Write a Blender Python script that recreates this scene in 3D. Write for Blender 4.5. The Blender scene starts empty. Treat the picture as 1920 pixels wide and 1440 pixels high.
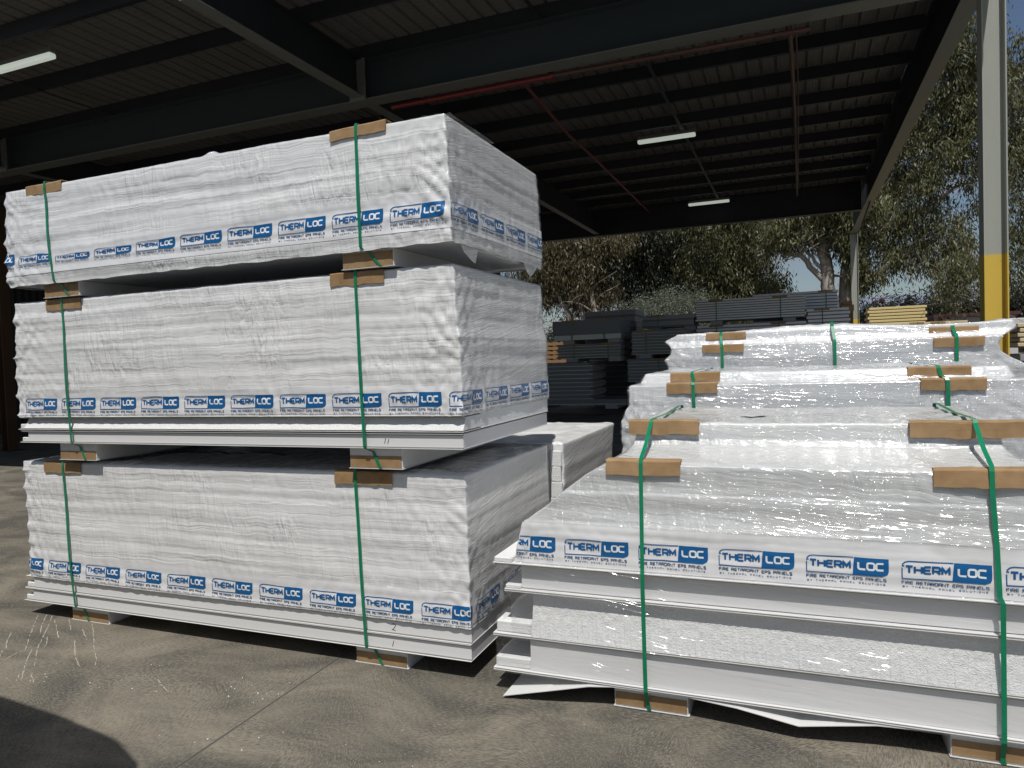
import bpy, math, random
import numpy as np
from mathutils import Matrix, Vector
random.seed(7); rng = np.random.default_rng(7)
C = bpy.context.scene.collection
S = bpy.context.scene

# ------------------------------------------------------------ camera, sky, sun, exposure
cam = bpy.data.cameras.new('camera'); co = bpy.data.objects.new('camera', cam); C.objects.link(co)
_d = Vector((-0.3727337, 0.9272518, -0.03568871)); _r = Vector((0.92773761, 0.37157739, -0.03511651)); _u = Vector((0.01930073, 0.04619887, 0.99874579))
M = Matrix(((_r.x, _u.x, -_d.x, 0), (_r.y, _u.y, -_d.y, 0), (_r.z, _u.z, -_d.z, 1.514), (0, 0, 0, 1)))
co.matrix_world = M
cam.sensor_width = 36; cam.lens = 24.966; cam.clip_end = 2000; cam.clip_start = .05
S.camera = co
SUN = Vector((.12, -.47, 1.0)).normalized()       # direction towards the sun
sl = bpy.data.lights.new('sun', 'SUN'); sl.energy = 4.0; sl.angle = math.radians(.5); sl.color = (1, .965, .91)
so = bpy.data.objects.new('sun', sl); C.objects.link(so); so.rotation_euler = SUN.to_track_quat('Z', 'Y').to_euler()
W = bpy.data.worlds.new('World'); S.world = W; W.use_nodes = True
nt = W.node_tree; nt.nodes.clear()
def wn(t, **k):
    n = nt.nodes.new(t)
    for a, b in k.items(): setattr(n, a, b)
    return n
sky = wn('ShaderNodeTexSky', sky_type='NISHITA', sun_disc=False, sun_elevation=math.asin(SUN.z), sun_rotation=math.atan2(SUN.x, SUN.y), dust_density=.6, air_density=1.0, ozone_density=2.0)
tc = wn('ShaderNodeTexCoord'); mp = wn('ShaderNodeMapping'); mp.inputs['Scale'].default_value = (2.2, 2.2, 5.0)
cn = wn('ShaderNodeTexNoise'); cn.inputs['Scale'].default_value = 1.6; cn.inputs['Detail'].default_value = 7; cn.inputs['Roughness'].default_value = .58
cr = wn('ShaderNodeValToRGB'); cr.color_ramp.elements[0].position = .46; cr.color_ramp.elements[1].position = .64
mix = wn('ShaderNodeMixRGB'); mix.inputs[2].default_value = (4.6, 4.8, 5.4, 1)
bg = wn('ShaderNodeBackground'); bg.inputs[1].default_value = .062; wo = wn('ShaderNodeOutputWorld')
nt.links.new(tc.outputs['Generated'], mp.inputs[0]); nt.links.new(mp.outputs[0], cn.inputs['Vector']); nt.links.new(cn.outputs['Fac'], cr.inputs[0])
nt.links.new(cr.outputs[0], mix.inputs[0]); nt.links.new(sky.outputs[0], mix.inputs[1]); nt.links.new(mix.outputs[0], bg.inputs[0]); nt.links.new(bg.outputs[0], wo.inputs[0])
S.view_settings.view_transform = 'Standard'; S.view_settings.look = 'None'; S.view_settings.exposure = 0.0; S.view_settings.gamma = 1

# ------------------------------------------------------------ material helpers
class NB:
    def __init__(s, name):
        s.m = bpy.data.materials.new(name); s.m.use_nodes = True; s.t = s.m.node_tree
        s.p = s.t.nodes['Principled BSDF']; s.o = s.t.nodes['Material Output']
    def n(s, t, **k):
        x = s.t.nodes.new(t)
        for a, b in k.items(): setattr(x, a, b)
        return x
    def l(s, a, b): s.t.links.new(a, b)
    def pos(s): return s.n('ShaderNodeNewGeometry').outputs['Position']
    def mapped(s, v, scale, rot=(0, 0, 0), loc=(0, 0, 0)):
        m = s.n('ShaderNodeMapping'); m.inputs['Scale'].default_value = scale; m.inputs['Rotation'].default_value = rot; m.inputs['Location'].default_value = loc
        s.l(v, m.inputs[0]); return m.outputs[0]
    def noise(s, v, scale=1, detail=3, rough=.5, dist=0):
        x = s.n('ShaderNodeTexNoise'); x.inputs['Scale'].default_value = scale; x.inputs['Detail'].default_value = detail
        x.inputs['Roughness'].default_value = rough; x.inputs['Distortion'].default_value = dist; s.l(v, x.inputs['Vector']); return x.outputs['Fac']
    def ramp(s, f, a, b, ca=(0, 0, 0, 1), cb=(1, 1, 1, 1)):
        x = s.n('ShaderNodeValToRGB'); e = x.color_ramp.elements; e[0].position = a; e[1].position = b; e[0].color = ca; e[1].color = cb
        s.l(f, x.inputs[0]); return x.outputs[0]
    def math(s, op, a, b=None, clamp=False):
        x = s.n('ShaderNodeMath', operation=op); x.use_clamp = clamp
        for i, v in enumerate((a, b)):
            if v is None: continue
            if isinstance(v, (int, float)): x.inputs[i].default_value = v
            else: s.l(v, x.inputs[i])
        return x.outputs[0]
    def mix(s, f, a, b, bt='MIX'):
        x = s.n('ShaderNodeMixRGB', blend_type=bt)
        for i, v in ((0, f), (1, a), (2, b)):
            if isinstance(v, (int, float)): x.inputs[i].default_value = v
            elif isinstance(v, tuple): x.inputs[i].default_value = (v + (1,))[:4]
            else: s.l(v, x.inputs[i])
        return x.outputs[0]
    def bump(s, h, strength=.5, dist=.01, prev=None):
        b = s.n('ShaderNodeBump'); b.inputs['Strength'].default_value = strength; b.inputs['Distance'].default_value = dist
        s.l(h, b.inputs['Height'])
        if prev is not None: s.l(prev, b.inputs['Normal'])
        return b.outputs[0]
    def set(s, col=None, rough=None, metal=None, spec=None, normal=None, coat=None, coatr=None):
        p = s.p.inputs
        for k, v in (('Base Color', col), ('Roughness', rough), ('Metallic', metal), ('Specular IOR Level', spec), ('Normal', normal), ('Coat Weight', coat), ('Coat Roughness', coatr)):
            if v is None: continue
            if isinstance(v, (int, float)): p[k].default_value = v
            elif isinstance(v, tuple): p[k].default_value = (v + (1,))[:4]
            else: s.l(v, p[k])
        return s.m

def film(name, col, rough, hs, vs, streak, fold, coat=0.0, coatr=.1, slant=0.0, crinkle=0.0):
    b = NB(name); P = b.pos()
    w = b.noise(b.mapped(P, (9, 9, 5)), 1, 3)                       # warps the streaks
    sep = b.n('ShaderNodeSeparateXYZ'); b.l(P, sep.inputs[0]); cmb = b.n('ShaderNodeCombineXYZ')
    b.l(sep.outputs[0], cmb.inputs[0]); b.l(sep.outputs[1], cmb.inputs[1])
    zz = b.math('ADD', sep.outputs[2], b.math('MULTIPLY', w, .04))
    zz = b.math('ADD', zz, b.math('MULTIPLY', b.math('ADD', sep.outputs[0], sep.outputs[1]), slant))
    b.l(zz, cmb.inputs[2])
    a1 = b.noise(b.mapped(cmb.outputs[0], (hs, hs, vs)), 1, 4, .55)
    a2 = b.noise(b.mapped(P, (30, 30, 4.5)), 1, 2, .5, .7)
    msk = b.ramp(b.noise(b.mapped(P, (1.7, 1.7, 2.6)), 1, 2), .42, .62)
    n1 = b.bump(a1, streak, .006); n2 = b.bump(b.math('MULTIPLY', a2, msk), fold, .010, n1)
    dg = b.noise(b.mapped(P, (24, 24, 7), (0, .75, 0)), 1, 2, .5, .5); m3 = b.ramp(b.noise(b.mapped(P, (2.3, 2.3, 3), (0, 0, 0), (5, 3, 1)), 1, 2), .50, .66)
    n2 = b.bump(b.math('MULTIPLY', b.math('ABSOLUTE', b.math('SUBTRACT', dg, .5)), m3), fold, .018, n2)
    cnrm = n2
    if crinkle:
        v = b.noise(b.mapped(cmb.outputs[0], (8, 8, 55)), 1, 1, .5, .8); v2 = b.noise(b.mapped(cmb.outputs[0], (3, 3, 85)), 1, 2, .5, .4)
        mk = b.ramp(b.noise(P, 2.4, 3), .42, .60)
        cnrm = b.bump(b.math('ABSOLUTE', b.math('SUBTRACT', v2, .5)), crinkle, .016, n2); cnrm = b.bump(b.math('MULTIPLY', b.math('ABSOLUTE', b.math('SUBTRACT', v, .5)), mk), crinkle, .026, cnrm)
        n2 = b.bump(b.math('ABSOLUTE', b.math('SUBTRACT', v, .5)), crinkle * .25, .005, n2)
    c2 = b.mix(b.ramp(a1, .3, .7), tuple(x * .95 for x in col), col)
    grime = b.ramp(b.noise(P, 2.3, 5, .6), .56, .72)
    c2 = b.mix(b.math('MULTIPLY', grime, .22), c2, (col[0] * .9, col[1] * .87, col[2] * .78))
    if coat: b.l(cnrm, b.p.inputs['Coat Normal'])
    return b.set(c2, rough, spec=.5, normal=n2, coat=coat, coatr=coatr)
MT = {}
MT['film'] = film('white_wrap_film', (.74, .74, .735), .38, 1.2, 85, .48, 1.0, .4, .16)
MT['film_gloss'] = film('glossy_wrap_film', (.60, .615, .63), .4, 1.4, 70, .4, .8, 1.0, .09, .05, 1.0)
MT['film_side'] = film('stretched_clear_film_over_white', (.72, .72, .71), .34, .8, 150, .9, .25, 1.0, .12, -.16, .6)
MT['film_crinkle'] = film('crinkled_clear_film_over_white', (.62, .63, .625), .4, 1.2, 75, .4, .8, 1.0, .09, .10, 1.0)
MT['band'] = film('printed_film_band', (.77, .77, .775), .33, 1.5, 40, .15, .15, .3, .15)
b = NB('blue_print'); MT['blue'] = b.set((.004, .105, .30), .35, spec=.5)
b = NB('white_print'); MT['wprint'] = b.set((.80, .81, .82), .38)
b = NB('navy_print'); MT['navy'] = b.set((.02, .07, .16), .4)
b = NB('white_steel_skin'); n_ = b.noise(b.mapped(b.pos(), (1.2, 1.2, 120)), 1, 3)
MT['skin'] = b.set(b.mix(n_, (.68, .68, .68), (.76, .76, .75)), .36, normal=b.bump(n_, .12, .002))
b = NB('panel_edge_dark_line'); MT['lip'] = b.set((.33, .33, .31), .35, metal=.5)
b = NB('white_foam'); vv = b.n('ShaderNodeTexVoronoi'); vv.inputs['Scale'].default_value = 240; b.l(b.pos(), vv.inputs['Vector'])
f2 = b.noise(b.mapped(b.pos(), (3, 3, 160)), 1, 3); f3 = b.noise(b.pos(), 110, 4, .7)
MT['foam'] = b.set(b.mix(f3, (.70, .71, .70), (.84, .84, .83)), .75, spec=.3, normal=b.bump(f3, .7, .006, b.bump(f2, .3, .003, b.bump(vv.outputs['Distance'], .6, .003))))
b = NB('kraft_board'); n_ = b.noise(b.mapped(b.pos(), (4, 4, 170)), 1, 3); g_ = b.ramp(b.noise(b.pos(), 9, 6, .65), .35, .65); sc_ = b.ramp(b.noise(b.mapped(b.pos(), (60, 60, 25)), 1, 4, .7), .66, .74)
MT['kraft'] = b.set(b.mix(b.math('MULTIPLY', sc_, .5), b.mix(g_, (.27, .165, .078), (.37, .245, .13)), (.46, .35, .22)), .7, spec=.25, normal=b.bump(n_, .25, .002))
b = NB('kraft_cut_edge'); MT['kraft_edge'] = b.set((.20, .115, .05), .8)
b = NB('green_strap'); n_ = b.noise(b.mapped(b.pos(), (900, 900, 300)), 1, 2)
MT['strap'] = b.set(b.mix(b.noise(b.pos(), 30, 4), (.003, .16, .075), (.006, .24, .115)), .26, spec=.5, normal=b.bump(n_, .3, .0008))
b = NB('marker_ink'); MT['ink'] = b.set((.02, .02, .025), .5)
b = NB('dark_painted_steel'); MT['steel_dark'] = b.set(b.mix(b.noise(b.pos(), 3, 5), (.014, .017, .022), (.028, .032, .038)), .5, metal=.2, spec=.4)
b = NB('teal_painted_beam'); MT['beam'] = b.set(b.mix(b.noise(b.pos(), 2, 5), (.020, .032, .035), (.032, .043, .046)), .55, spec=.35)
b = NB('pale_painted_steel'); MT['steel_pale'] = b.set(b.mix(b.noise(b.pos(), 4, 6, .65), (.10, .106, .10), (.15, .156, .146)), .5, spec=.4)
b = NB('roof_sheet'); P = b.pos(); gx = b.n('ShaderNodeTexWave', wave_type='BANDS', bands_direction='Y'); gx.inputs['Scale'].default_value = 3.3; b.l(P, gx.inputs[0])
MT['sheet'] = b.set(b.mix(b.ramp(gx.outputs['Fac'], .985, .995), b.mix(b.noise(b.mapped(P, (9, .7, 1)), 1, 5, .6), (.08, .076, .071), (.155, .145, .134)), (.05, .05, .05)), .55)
b = NB('red_pipe_paint'); MT['red'] = b.set(b.mix(b.noise(b.pos(), 5, 5), (.10, .010, .010), (.15, .018, .016)), .45)
b = NB('rust_pipe_paint'); MT['rust'] = b.set(b.mix(b.noise(b.pos(), 7, 5), (.055, .026, .02), (.09, .04, .03)), .6)
b = NB('lamp_diffuser'); b.p.inputs['Emission Color'].default_value = (.9, 1, .88, 1); b.p.inputs['Emission Strength'].default_value = .38; MT['lamp'] = b.set((.6, .62, .58), .4)
b = NB('column_paint'); P = b.pos(); sp = b.n('ShaderNodeSeparateXYZ'); b.l(P, sp.inputs[0])
wz = b.math('ADD', sp.outputs[2], b.math('MULTIPLY', b.noise(P, 14, 3), .02))
grey = b.mix(b.noise(b.mapped(P, (3, 3, .8)), 1, 6, .65), (.30, .31, .27), (.40, .41, .37)); chip = b.ramp(b.noise(P, 26, 5, .7), .70, .73)
yel = b.mix(b.noise(b.mapped(P, (2, 2, .7)), 1, 5, .6), (.58, .41, .065), (.66, .48, .09))
cc = b.mix(b.ramp(b.math('MULTIPLY', wz, .2), .4745, .475), yel, grey)
MT['column'] = b.set(b.mix(chip, cc, (.17, .13, .10)), .5, spec=.35)
b = NB('cladding_dark'); MT['dark_wall'] = b.set(b.mix(b.noise(b.mapped(b.pos(), (2, 2, .4)), 1, 4), (.025, .026, .03), (.045, .047, .05)), .7)
b = NB('rusty_post_paint'); MT['post'] = b.set(b.mix(b.noise(b.pos(), 5, 5), (.05, .024, .010), (.09, .042, .015)), .6)
for nm, c1, c2 in (('panel_grey', (.74, .745, .75), (.82, .82, .82)), ('panel_shade_tone', (.15, .155, .165), (.20, .205, .215)), ('panel_yellow', (.66, .53, .24), (.74, .61, .30)), ('panel_cream', (.55, .46, .28), (.62, .53, .35)), ('panel_mid', (.26, .265, .275), (.33, .335, .345))):  # darker greys carry the shed's shade in the colour of white panels
    b = NB(nm); n_ = b.noise(b.mapped(b.pos(), (.7, .7, 40)), 1, 4); MT[nm] = b.set(b.mix(n_, c1, c2), .5, normal=b.bump(n_, .2, .004))
b = NB('gum_bark'); P = b.pos(); n_ = b.noise(b.mapped(P, (2.5, 2.5, .7)), 1, 6, .65, .5)
MT['bark'] = b.set(b.mix(b.ramp(n_, .4, .62), (.13, .10, .08), (.42, .38, .33)), .8, normal=b.bump(n_, .5, .03))
b = NB('dark_bark'); MT['bark_dark'] = b.set(b.mix(b.noise(b.pos(), 3, 6), (.07, .05, .04), (.15, .11, .09)), .85)
def leafmat(nm, c1, c2, c3):
    b = NB(nm); g = b.n('ShaderNodeNewGeometry'); r = g.outputs['Random Per Island']
    big = b.ramp(b.noise(g.outputs['Position'], .9, 3), .38, .62)
    c = b.mix(r, c1, c2); c = b.mix(b.math('MULTIPLY', big, .6), c, c3)
    b.set(c, .48, spec=.45)
    tr = b.n('ShaderNodeBsdfTranslucent'); b.l(c, tr.inputs[0]); ms = b.n('ShaderNodeMixShader'); ms.inputs[0].default_value = .25
    b.l(b.p.outputs[0], ms.inputs[1]); b.l(tr.outputs[0], ms.inputs[2]); b.l(ms.outputs[0], b.o.inputs[0]); return b.m
MT['leaf_olive'] = leafmat('olive_gum_leaves', (.045, .056, .024), (.235, .228, .105), (.10, .10, .045))
MT['leaf_grey'] = leafmat('grey_green_leaves', (.10, .12, .09), (.22, .25, .19), (.13, .15, .10))
MT['leaf_brown'] = leafmat('brownish_gum_leaves', (.07, .062, .032), (.17, .145, .075), (.10, .08, .04))
MT['leaf_dark'] = leafmat('dark_tree_leaves', (.012, .016, .010), (.045, .05, .028), (.02, .024, .015))
def clearmat(nm, fac, slant, seed, patch=.5):
    b = NB(nm); P = b.pos(); sp = b.n('ShaderNodeSeparateXYZ'); b.l(P, sp.inputs[0]); cm = b.n('ShaderNodeCombineXYZ')
    b.l(sp.outputs[0], cm.inputs[0]); b.l(sp.outputs[1], cm.inputs[1]); b.l(b.math('ADD', b.math('ADD', sp.outputs[2], b.math('MULTIPLY', b.math('SUBTRACT', sp.outputs[0], sp.outputs[1]), slant)), b.math('MULTIPLY', b.noise(P, 3, 3), .06)), cm.inputs[2])
    st = b.noise(b.mapped(cm.outputs[0], (1.6, 1.6, 90)), 1, 5, .6)
    mk = b.ramp(b.noise(b.mapped(P, (1.1, 1.1, 3.2), (0, 0, 0), (seed, 2, 1)), 1, 3, .55), patch - .06, patch + .1)
    n1 = b.bump(b.math('MULTIPLY', b.noise(b.mapped(cm.outputs[0], (3, 3, 62)), 1, 1, .4, .6), mk), 1.0, .022)
    nn = b.bump(b.noise(b.mapped(cm.outputs[0], (7, 7, 70)), 1, 1, .4, .5), .8, .006, n1)
    gl = b.n('ShaderNodeBsdfGlossy'); gl.inputs['Roughness'].default_value = .13; b.l(nn, gl.inputs['Normal'])
    df = b.n('ShaderNodeBsdfDiffuse'); df.inputs[0].default_value = (.75, .76, .76, 1); tp = b.n('ShaderNodeBsdfTransparent')
    m1 = b.n('ShaderNodeMixShader'); m1.inputs[0].default_value = .65; b.l(df.outputs[0], m1.inputs[1]); b.l(gl.outputs[0], m1.inputs[2])
    m2 = b.n('ShaderNodeMixShader'); b.l(b.math('ADD', b.math('MULTIPLY', b.ramp(st, .52, .68), fac * 1.6), fac), m2.inputs[0])
    b.l(tp.outputs[0], m2.inputs[1]); b.l(m1.outputs[0], m2.inputs[2]); b.l(m2.outputs[0], b.o.inputs[0]); MT[nm] = b.m
clearmat('clear', .10, .10, 0, .52); clearmat('clear_thin', .11, .07, 9, .52)
# ground
b = NB('broomed_concrete'); P = b.pos()
wrp = b.n('ShaderNodeTexNoise'); wrp.inputs['Scale'].default_value = 1.1; wrp.inputs['Detail'].default_value = 2; b.l(P, wrp.inputs['Vector'])
vs = b.n('ShaderNodeVectorMath', operation='MULTIPLY_ADD'); b.l(wrp.outputs['Color'], vs.inputs[0]); vs.inputs[1].default_value = (.6, .6, 0); b.l(P, vs.inputs[2])
fib = b.noise(b.mapped(vs.outputs[0], (200, 46, 1), (0, 0, .5)), 1, 5, .68)
fib2 = b.noise(b.mapped(vs.outputs[0], (44, 190, 1), (0, 0, .2)), 1, 5, .68)
sel = b.ramp(b.noise(P, 1.3, 2), .45, .55)
fb = b.mix(sel, fib, fib2); grain = b.noise(P, 260, 3, .7)
big = b.noise(b.mapped(P, (1.3, 2.1, 1), (0, 0, .3)), 1, 5, .55, 1.2)
patch = b.ramp(big, .38, .66)
base = b.mix(patch, (.085, .080, .068), (.235, .208, .160))
base = b.mix(b.math('MULTIPLY', b.ramp(fb, .50, .64), .55), base, (.33, .30, .245))
base = b.mix(b.math('MULTIPLY', b.ramp(fb, .38, .50, (1, 1, 1, 1), (0, 0, 0, 1)), .62), base, (.045, .041, .035))
base = b.mix(b.math('MULTIPLY', b.ramp(grain, .33, .45, (1, 1, 1, 1), (0, 0, 0, 1)), .6), base, (.04, .035, .03))
sp = b.n('ShaderNodeSeparateXYZ'); b.l(P, sp.inputs[0])
jx = b.math('ABSOLUTE', b.math('ADD', b.math('ADD', sp.outputs[0], 2.225), b.math('MULTIPLY', b.noise(P, 30, 2), .004)))
jm = b.ramp(jx, .003, .006, (1, 1, 1, 1), (0, 0, 0, 1)); jl = b.ramp(jx, .006, .016, (1, 1, 1, 1), (0, 0, 0, 1))
base = b.mix(b.math('MULTIPLY', jl, .35), base, (.22, .21, .18)); base = b.mix(b.math('MULTIPLY', jm, .8), base, (.05, .05, .042))
hh = b.math('ADD', b.math('MULTIPLY', fb, .6), b.math('MULTIPLY', grain, .4)); hh = b.math('SUBTRACT', hh, b.math('MULTIPLY', jm, 1.2))
MT['ground'] = b.set(base, .8, spec=.3, normal=b.bump(hh, .8, .008))
b = NB('white_corrugated_board'); MT['slip'] = b.set((.62, .62, .61), .6)
b = NB('pale_scratch'); MT['scratch'] = b.set((.40, .37, .31), .9)

# ------------------------------------------------------------ object helpers
ORG = {}
def tag(o, label, cat, group=None, kind=None):
    if label: o['label'] = label
    if cat: o['category'] = cat
    if group: o['group'] = group
    if kind: o['kind'] = kind
    return o
def thing(name, label, cat, loc=(0, 0, 0), group=None):
    o = bpy.data.objects.new(name, None); o.empty_display_size = .1; C.objects.link(o); o.location = loc
    return tag(o, label, cat, group)
def wloc(o):
    v = Vector((0, 0, 0))
    while o is not None: v = v + Vector(o.location); o = o.parent
    return v
def mesh(name, V, F, mats, parent=None, mi=None, smooth=False, org=None):
    """V in world coordinates; the object is placed at org (or its parent's origin)."""
    V = np.asarray(V, dtype=np.float64)
    base = wloc(parent) if parent is not None else Vector(org if org is not None else V.mean(axis=0) * np.array([1, 1, 0]) + np.array([0, 0, V[:, 2].min()]))
    me = bpy.data.meshes.new(name)
    Vl = V - np.array(base)
    if isinstance(F, np.ndarray):
        k = F.shape[1]; me.vertices.add(len(Vl)); me.vertices.foreach_set('co', Vl.astype(np.float32).ravel())
        me.loops.add(F.size); me.loops.foreach_set('vertex_index', F.astype(np.int32).ravel())
        me.polygons.add(len(F)); me.polygons.foreach_set('loop_start', np.arange(0, F.size, k, dtype=np.int32)); me.polygons.foreach_set('loop_total', np.full(len(F), k, dtype=np.int32))
        me.update(calc_edges=True)
    else: me.from_pydata([tuple(v) for v in Vl], [], F)
    for m in (mats if isinstance(mats, list) else [mats]): me.materials.append(MT[m])
    if mi is not None: me.polygons.foreach_set('material_index', np.asarray(mi, dtype=np.int32))
    if smooth: me.polygons.foreach_set('use_smooth', np.ones(len(me.polygons), dtype=bool))
    me.validate(); me.update()
    o = bpy.data.objects.new(name, me); C.objects.link(o)
    if parent is not None: o.parent = parent
    else: o.location = base
    return o
class MB:
    def __init__(s): s.V = []; s.F = []; s.M = []
    def add(s, V, F, m=0):
        k = len(s.V); s.V += [tuple(v) for v in V]; s.F += [tuple(i + k for i in f) for f in F]; s.M += [m] * len(F); return s
    def box(s, x0, x1, y0, y1, z0, z1, m=0, bev=0.0):
        if bev:
            b = bev; V = []
            for z, i in ((z0, b), (z0 + b, 0), (z1 - b, 0), (z1, b)):
                V += [(x0 + i, y0 + b, z), (x0 + max(i, b), y0 + i, z), (x1 - max(i, b), y0 + i, z), (x1 - i, y0 + b, z), (x1 - i, y1 - b, z), (x1 - max(i, b), y1 - i, z), (x0 + max(i, b), y1 - i, z), (x0 + i, y1 - b, z)]
            F = [tuple(range(7, -1, -1)), tuple(range(24, 32))]
            for r in range(3):
                for k in range(8): F.append((r * 8 + k, r * 8 + (k + 1) % 8, r * 8 + 8 + (k + 1) % 8, r * 8 + 8 + k))
            return s.add(V, F, m)
        V = [(x0, y0, z0), (x1, y0, z0), (x1, y1, z0), (x0, y1, z0), (x0, y0, z1), (x1, y0, z1), (x1, y1, z1), (x0, y1, z1)]
        return s.add(V, [(0, 3, 2, 1), (4, 5, 6, 7), (0, 1, 5, 4), (1, 2, 6, 5), (2, 3, 7, 6), (3, 0, 4, 7)], m)
    def tube(s, pts, rad, n=8, m=0):
        pts = [Vector(p) for p in pts]; R = rad if isinstance(rad, (list, tuple)) else [rad] * len(pts); V = []; ref = None
        for i, p in enumerate(pts):
            t = (pts[min(i + 1, len(pts) - 1)] - pts[max(i - 1, 0)]).normalized()
            if ref is None: ref = t.orthogonal().normalized()
            a = (ref - t * ref.dot(t)).normalized(); ref = a; c = t.cross(a)
            V += [tuple(p + (a * math.cos(2 * math.pi * k / n) + c * math.sin(2 * math.pi * k / n)) * R[i]) for k in range(n)]
        F = [(i * n + k, i * n + (k + 1) % n, (i + 1) * n + (k + 1) % n, (i + 1) * n + k) for i in range(len(pts) - 1) for k in range(n)]
        F += [tuple(range(n - 1, -1, -1)), tuple((len(pts) - 1) * n + k for k in range(n))]
        return s.add(V, F, m)
    def build(s, name, mats, parent=None, smooth=False, org=None): return mesh(name, s.V, s.F, mats, parent, s.M, smooth, org)

def _h(ix, iy, sd):
    n = (ix * 374761393 + iy * 668265263 + sd * 1442695041) & 0xffffffff
    n = ((n ^ (n >> 13)) * 1274126177) & 0xffffffff
    return ((n ^ (n >> 16)) & 0xffff) / 65535.0 * 2 * np.pi
def perl(x, y, sd=0):
    x, y = np.broadcast_arrays(np.asarray(x, float), np.asarray(y, float))
    ix = np.floor(x).astype(np.int64); iy = np.floor(y).astype(np.int64); fx = x - ix; fy = y - iy
    u = fx * fx * fx * (fx * (fx * 6 - 15) + 10); v = fy * fy * fy * (fy * (fy * 6 - 15) + 10)
    def g(a, b): t = _h(ix + a, iy + b, sd); return np.cos(t) * (fx - a) + np.sin(t) * (fy - b)
    return ((g(0, 0) * (1 - u) + g(1, 0) * u) * (1 - v) + (g(0, 1) * (1 - u) + g(1, 1) * u) * v) * 1.5

# ------------------------------------------------------------ stroke lettering (u right, v up; unit cap height)
def _arc(cx, cy, r, a0, a1, n=4): return [(cx + r * math.cos(math.radians(a0 + (a1 - a0) * i / n)), cy + r * math.sin(math.radians(a0 + (a1 - a0) * i / n))) for i in range(n + 1)]
def glyphs(w):
    r = .26; q = w
    bowl = [(0, 1)] + _arc(q - r, 1 - r, r, 90, 0) + _arc(q - r, .42 + r, r, 0, -90) + [(0, .42)]
    Gd = {'T': [[(0, 1), (q, 1)], [(q / 2, 1), (q / 2, 0)]], 'H': [[(0, 0), (0, 1)], [(q, 0), (q, 1)], [(0, .5), (q, .5)]],
     'E': [[(q, 1)] + _arc(r, 1 - r, r, 90, 180) + _arc(r, r, r, 180, 270) + [(q, 0)], [(0, .5), (q * .9, .5)]],
     'R': [[(0, 0)] + bowl, [(q * .5, .42), (q, 0)]], 'P': [[(0, 0)] + bowl], 'M': [[(0, 0), (0, 1), (q * .5, .3), (q, 1), (q, 0)]],
     'L': [[(0, 1)] + _arc(r, r, r, 180, 270) + [(q, 0)]], 'C': [[(q, 1)] + _arc(r, 1 - r, r, 90, 180) + _arc(r, r, r, 180, 270) + [(q, 0)]],
     'O': [_arc(r, 1 - r, r, 90, 180) + _arc(r, r, r, 180, 270) + _arc(q - r, r, r, 270, 360) + _arc(q - r, 1 - r, r, 0, 90) + [(r, 1)]],
     'F': [[(0, 0), (0, 1), (q, 1)], [(0, .5), (q * .85, .5)]], 'I': [[(0, 0), (0, 1)]],
     'D': [[(0, 0), (0, 1)] + _arc(q - r, 1 - r, r, 90, 0) + _arc(q - r, r, r, 0, -90) + [(0, 0)]],
     'A': [[(0, 0)] + [(0, .6)] + _arc(r, 1 - r, r, 180, 90) + _arc(q - r, 1 - r, r, 90, 0) + [(q, 0)], [(0, .4), (q, .4)]],
     'N': [[(0, 0), (0, 1), (q, 0), (q, 1)]], 'B': [[(0, 0), (0, 1), (q * .8, 1), (q * .9, .85), (q * .8, .5), (q, .35), (q, .1), (q * .85, 0), (0, 0)], [(0, .5), (q * .8, .5)]],
     'Y': [[(0, 1), (q / 2, .45), (q, 1)], [(q / 2, .45), (q / 2, 0)]], 'U': [[(0, 1)] + _arc(r, r, r, 180, 270) + _arc(q - r, r, r, 270, 360) + [(q, 1)]],
     'S': [[(q, 1)] + _arc(r * .9, 1 - .25, .25, 90, 270) + _arc(q - .25, .25, .25, 90, -90) + [(0, 0)]],
     '1': [[(0, 0), (.02, 1)]], '2': [[(0, .95), (q * .6, 1.0), (q * .95, .8), (q * .7, .45), (0, .05), (q * .4, .12), (q * 1.1, -.02)]]}
    return Gd
def stroke(pl, w, maxl):
    P = [np.array(p, float) for p in pl]; Q = [P[0]]
    for a, b_ in zip(P[:-1], P[1:]):
        d = np.linalg.norm(b_ - a)
        if d < 1e-9: continue
        n = max(1, int(math.ceil(d / maxl)))
        for k in range(1, n + 1): Q.append(a + (b_ - a) * k / n)
    V = []; n = len(Q)
    for i in range(n):
        d0 = Q[i] - Q[i - 1] if i else Q[1] - Q[0]; d1 = Q[i + 1] - Q[i] if i < n - 1 else d0
        d0 = d0 / np.linalg.norm(d0); d1 = d1 / np.linalg.norm(d1); t = d0 + d1; l = np.linalg.norm(t)
        t = t / l if l > .3 else d1
        nn = np.array([-t[1], t[0]]); s = min(1.0 / max(.4, float(nn @ np.array([-d1[1], d1[0]]))), 1.8) * w / 2
        V += [Q[i] + nn * s, Q[i] - nn * s]
    return V, [(2 * i + 1, 2 * i + 3, 2 * i + 2, 2 * i) for i in range(n - 1)]
def text(out, s, u0, u1, v0, h, sw, wf=.85, gap=.3, space=.6, m=0, maxl=.012, lift=0.0):
    adv = [space * wf if c == ' ' else (.06 if c in 'I1' else wf) for c in s]
    tot = sum(adv) + gap * (len(s) - 1); k = (u1 - u0 - sw) / (tot * h); x = 0.0; G = glyphs(wf)
    for c, a in zip(s, adv):
        if c != ' ':
            for pl in G[c]:
                V, F = stroke([(u0 + sw / 2 + (x + p[0]) * h * k, v0 + sw / 2 + p[1] * (h - sw)) for p in pl], sw, maxl); out.append((V, F, m, lift))
        x += a + gap
LW, LH = .283, .068
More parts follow.
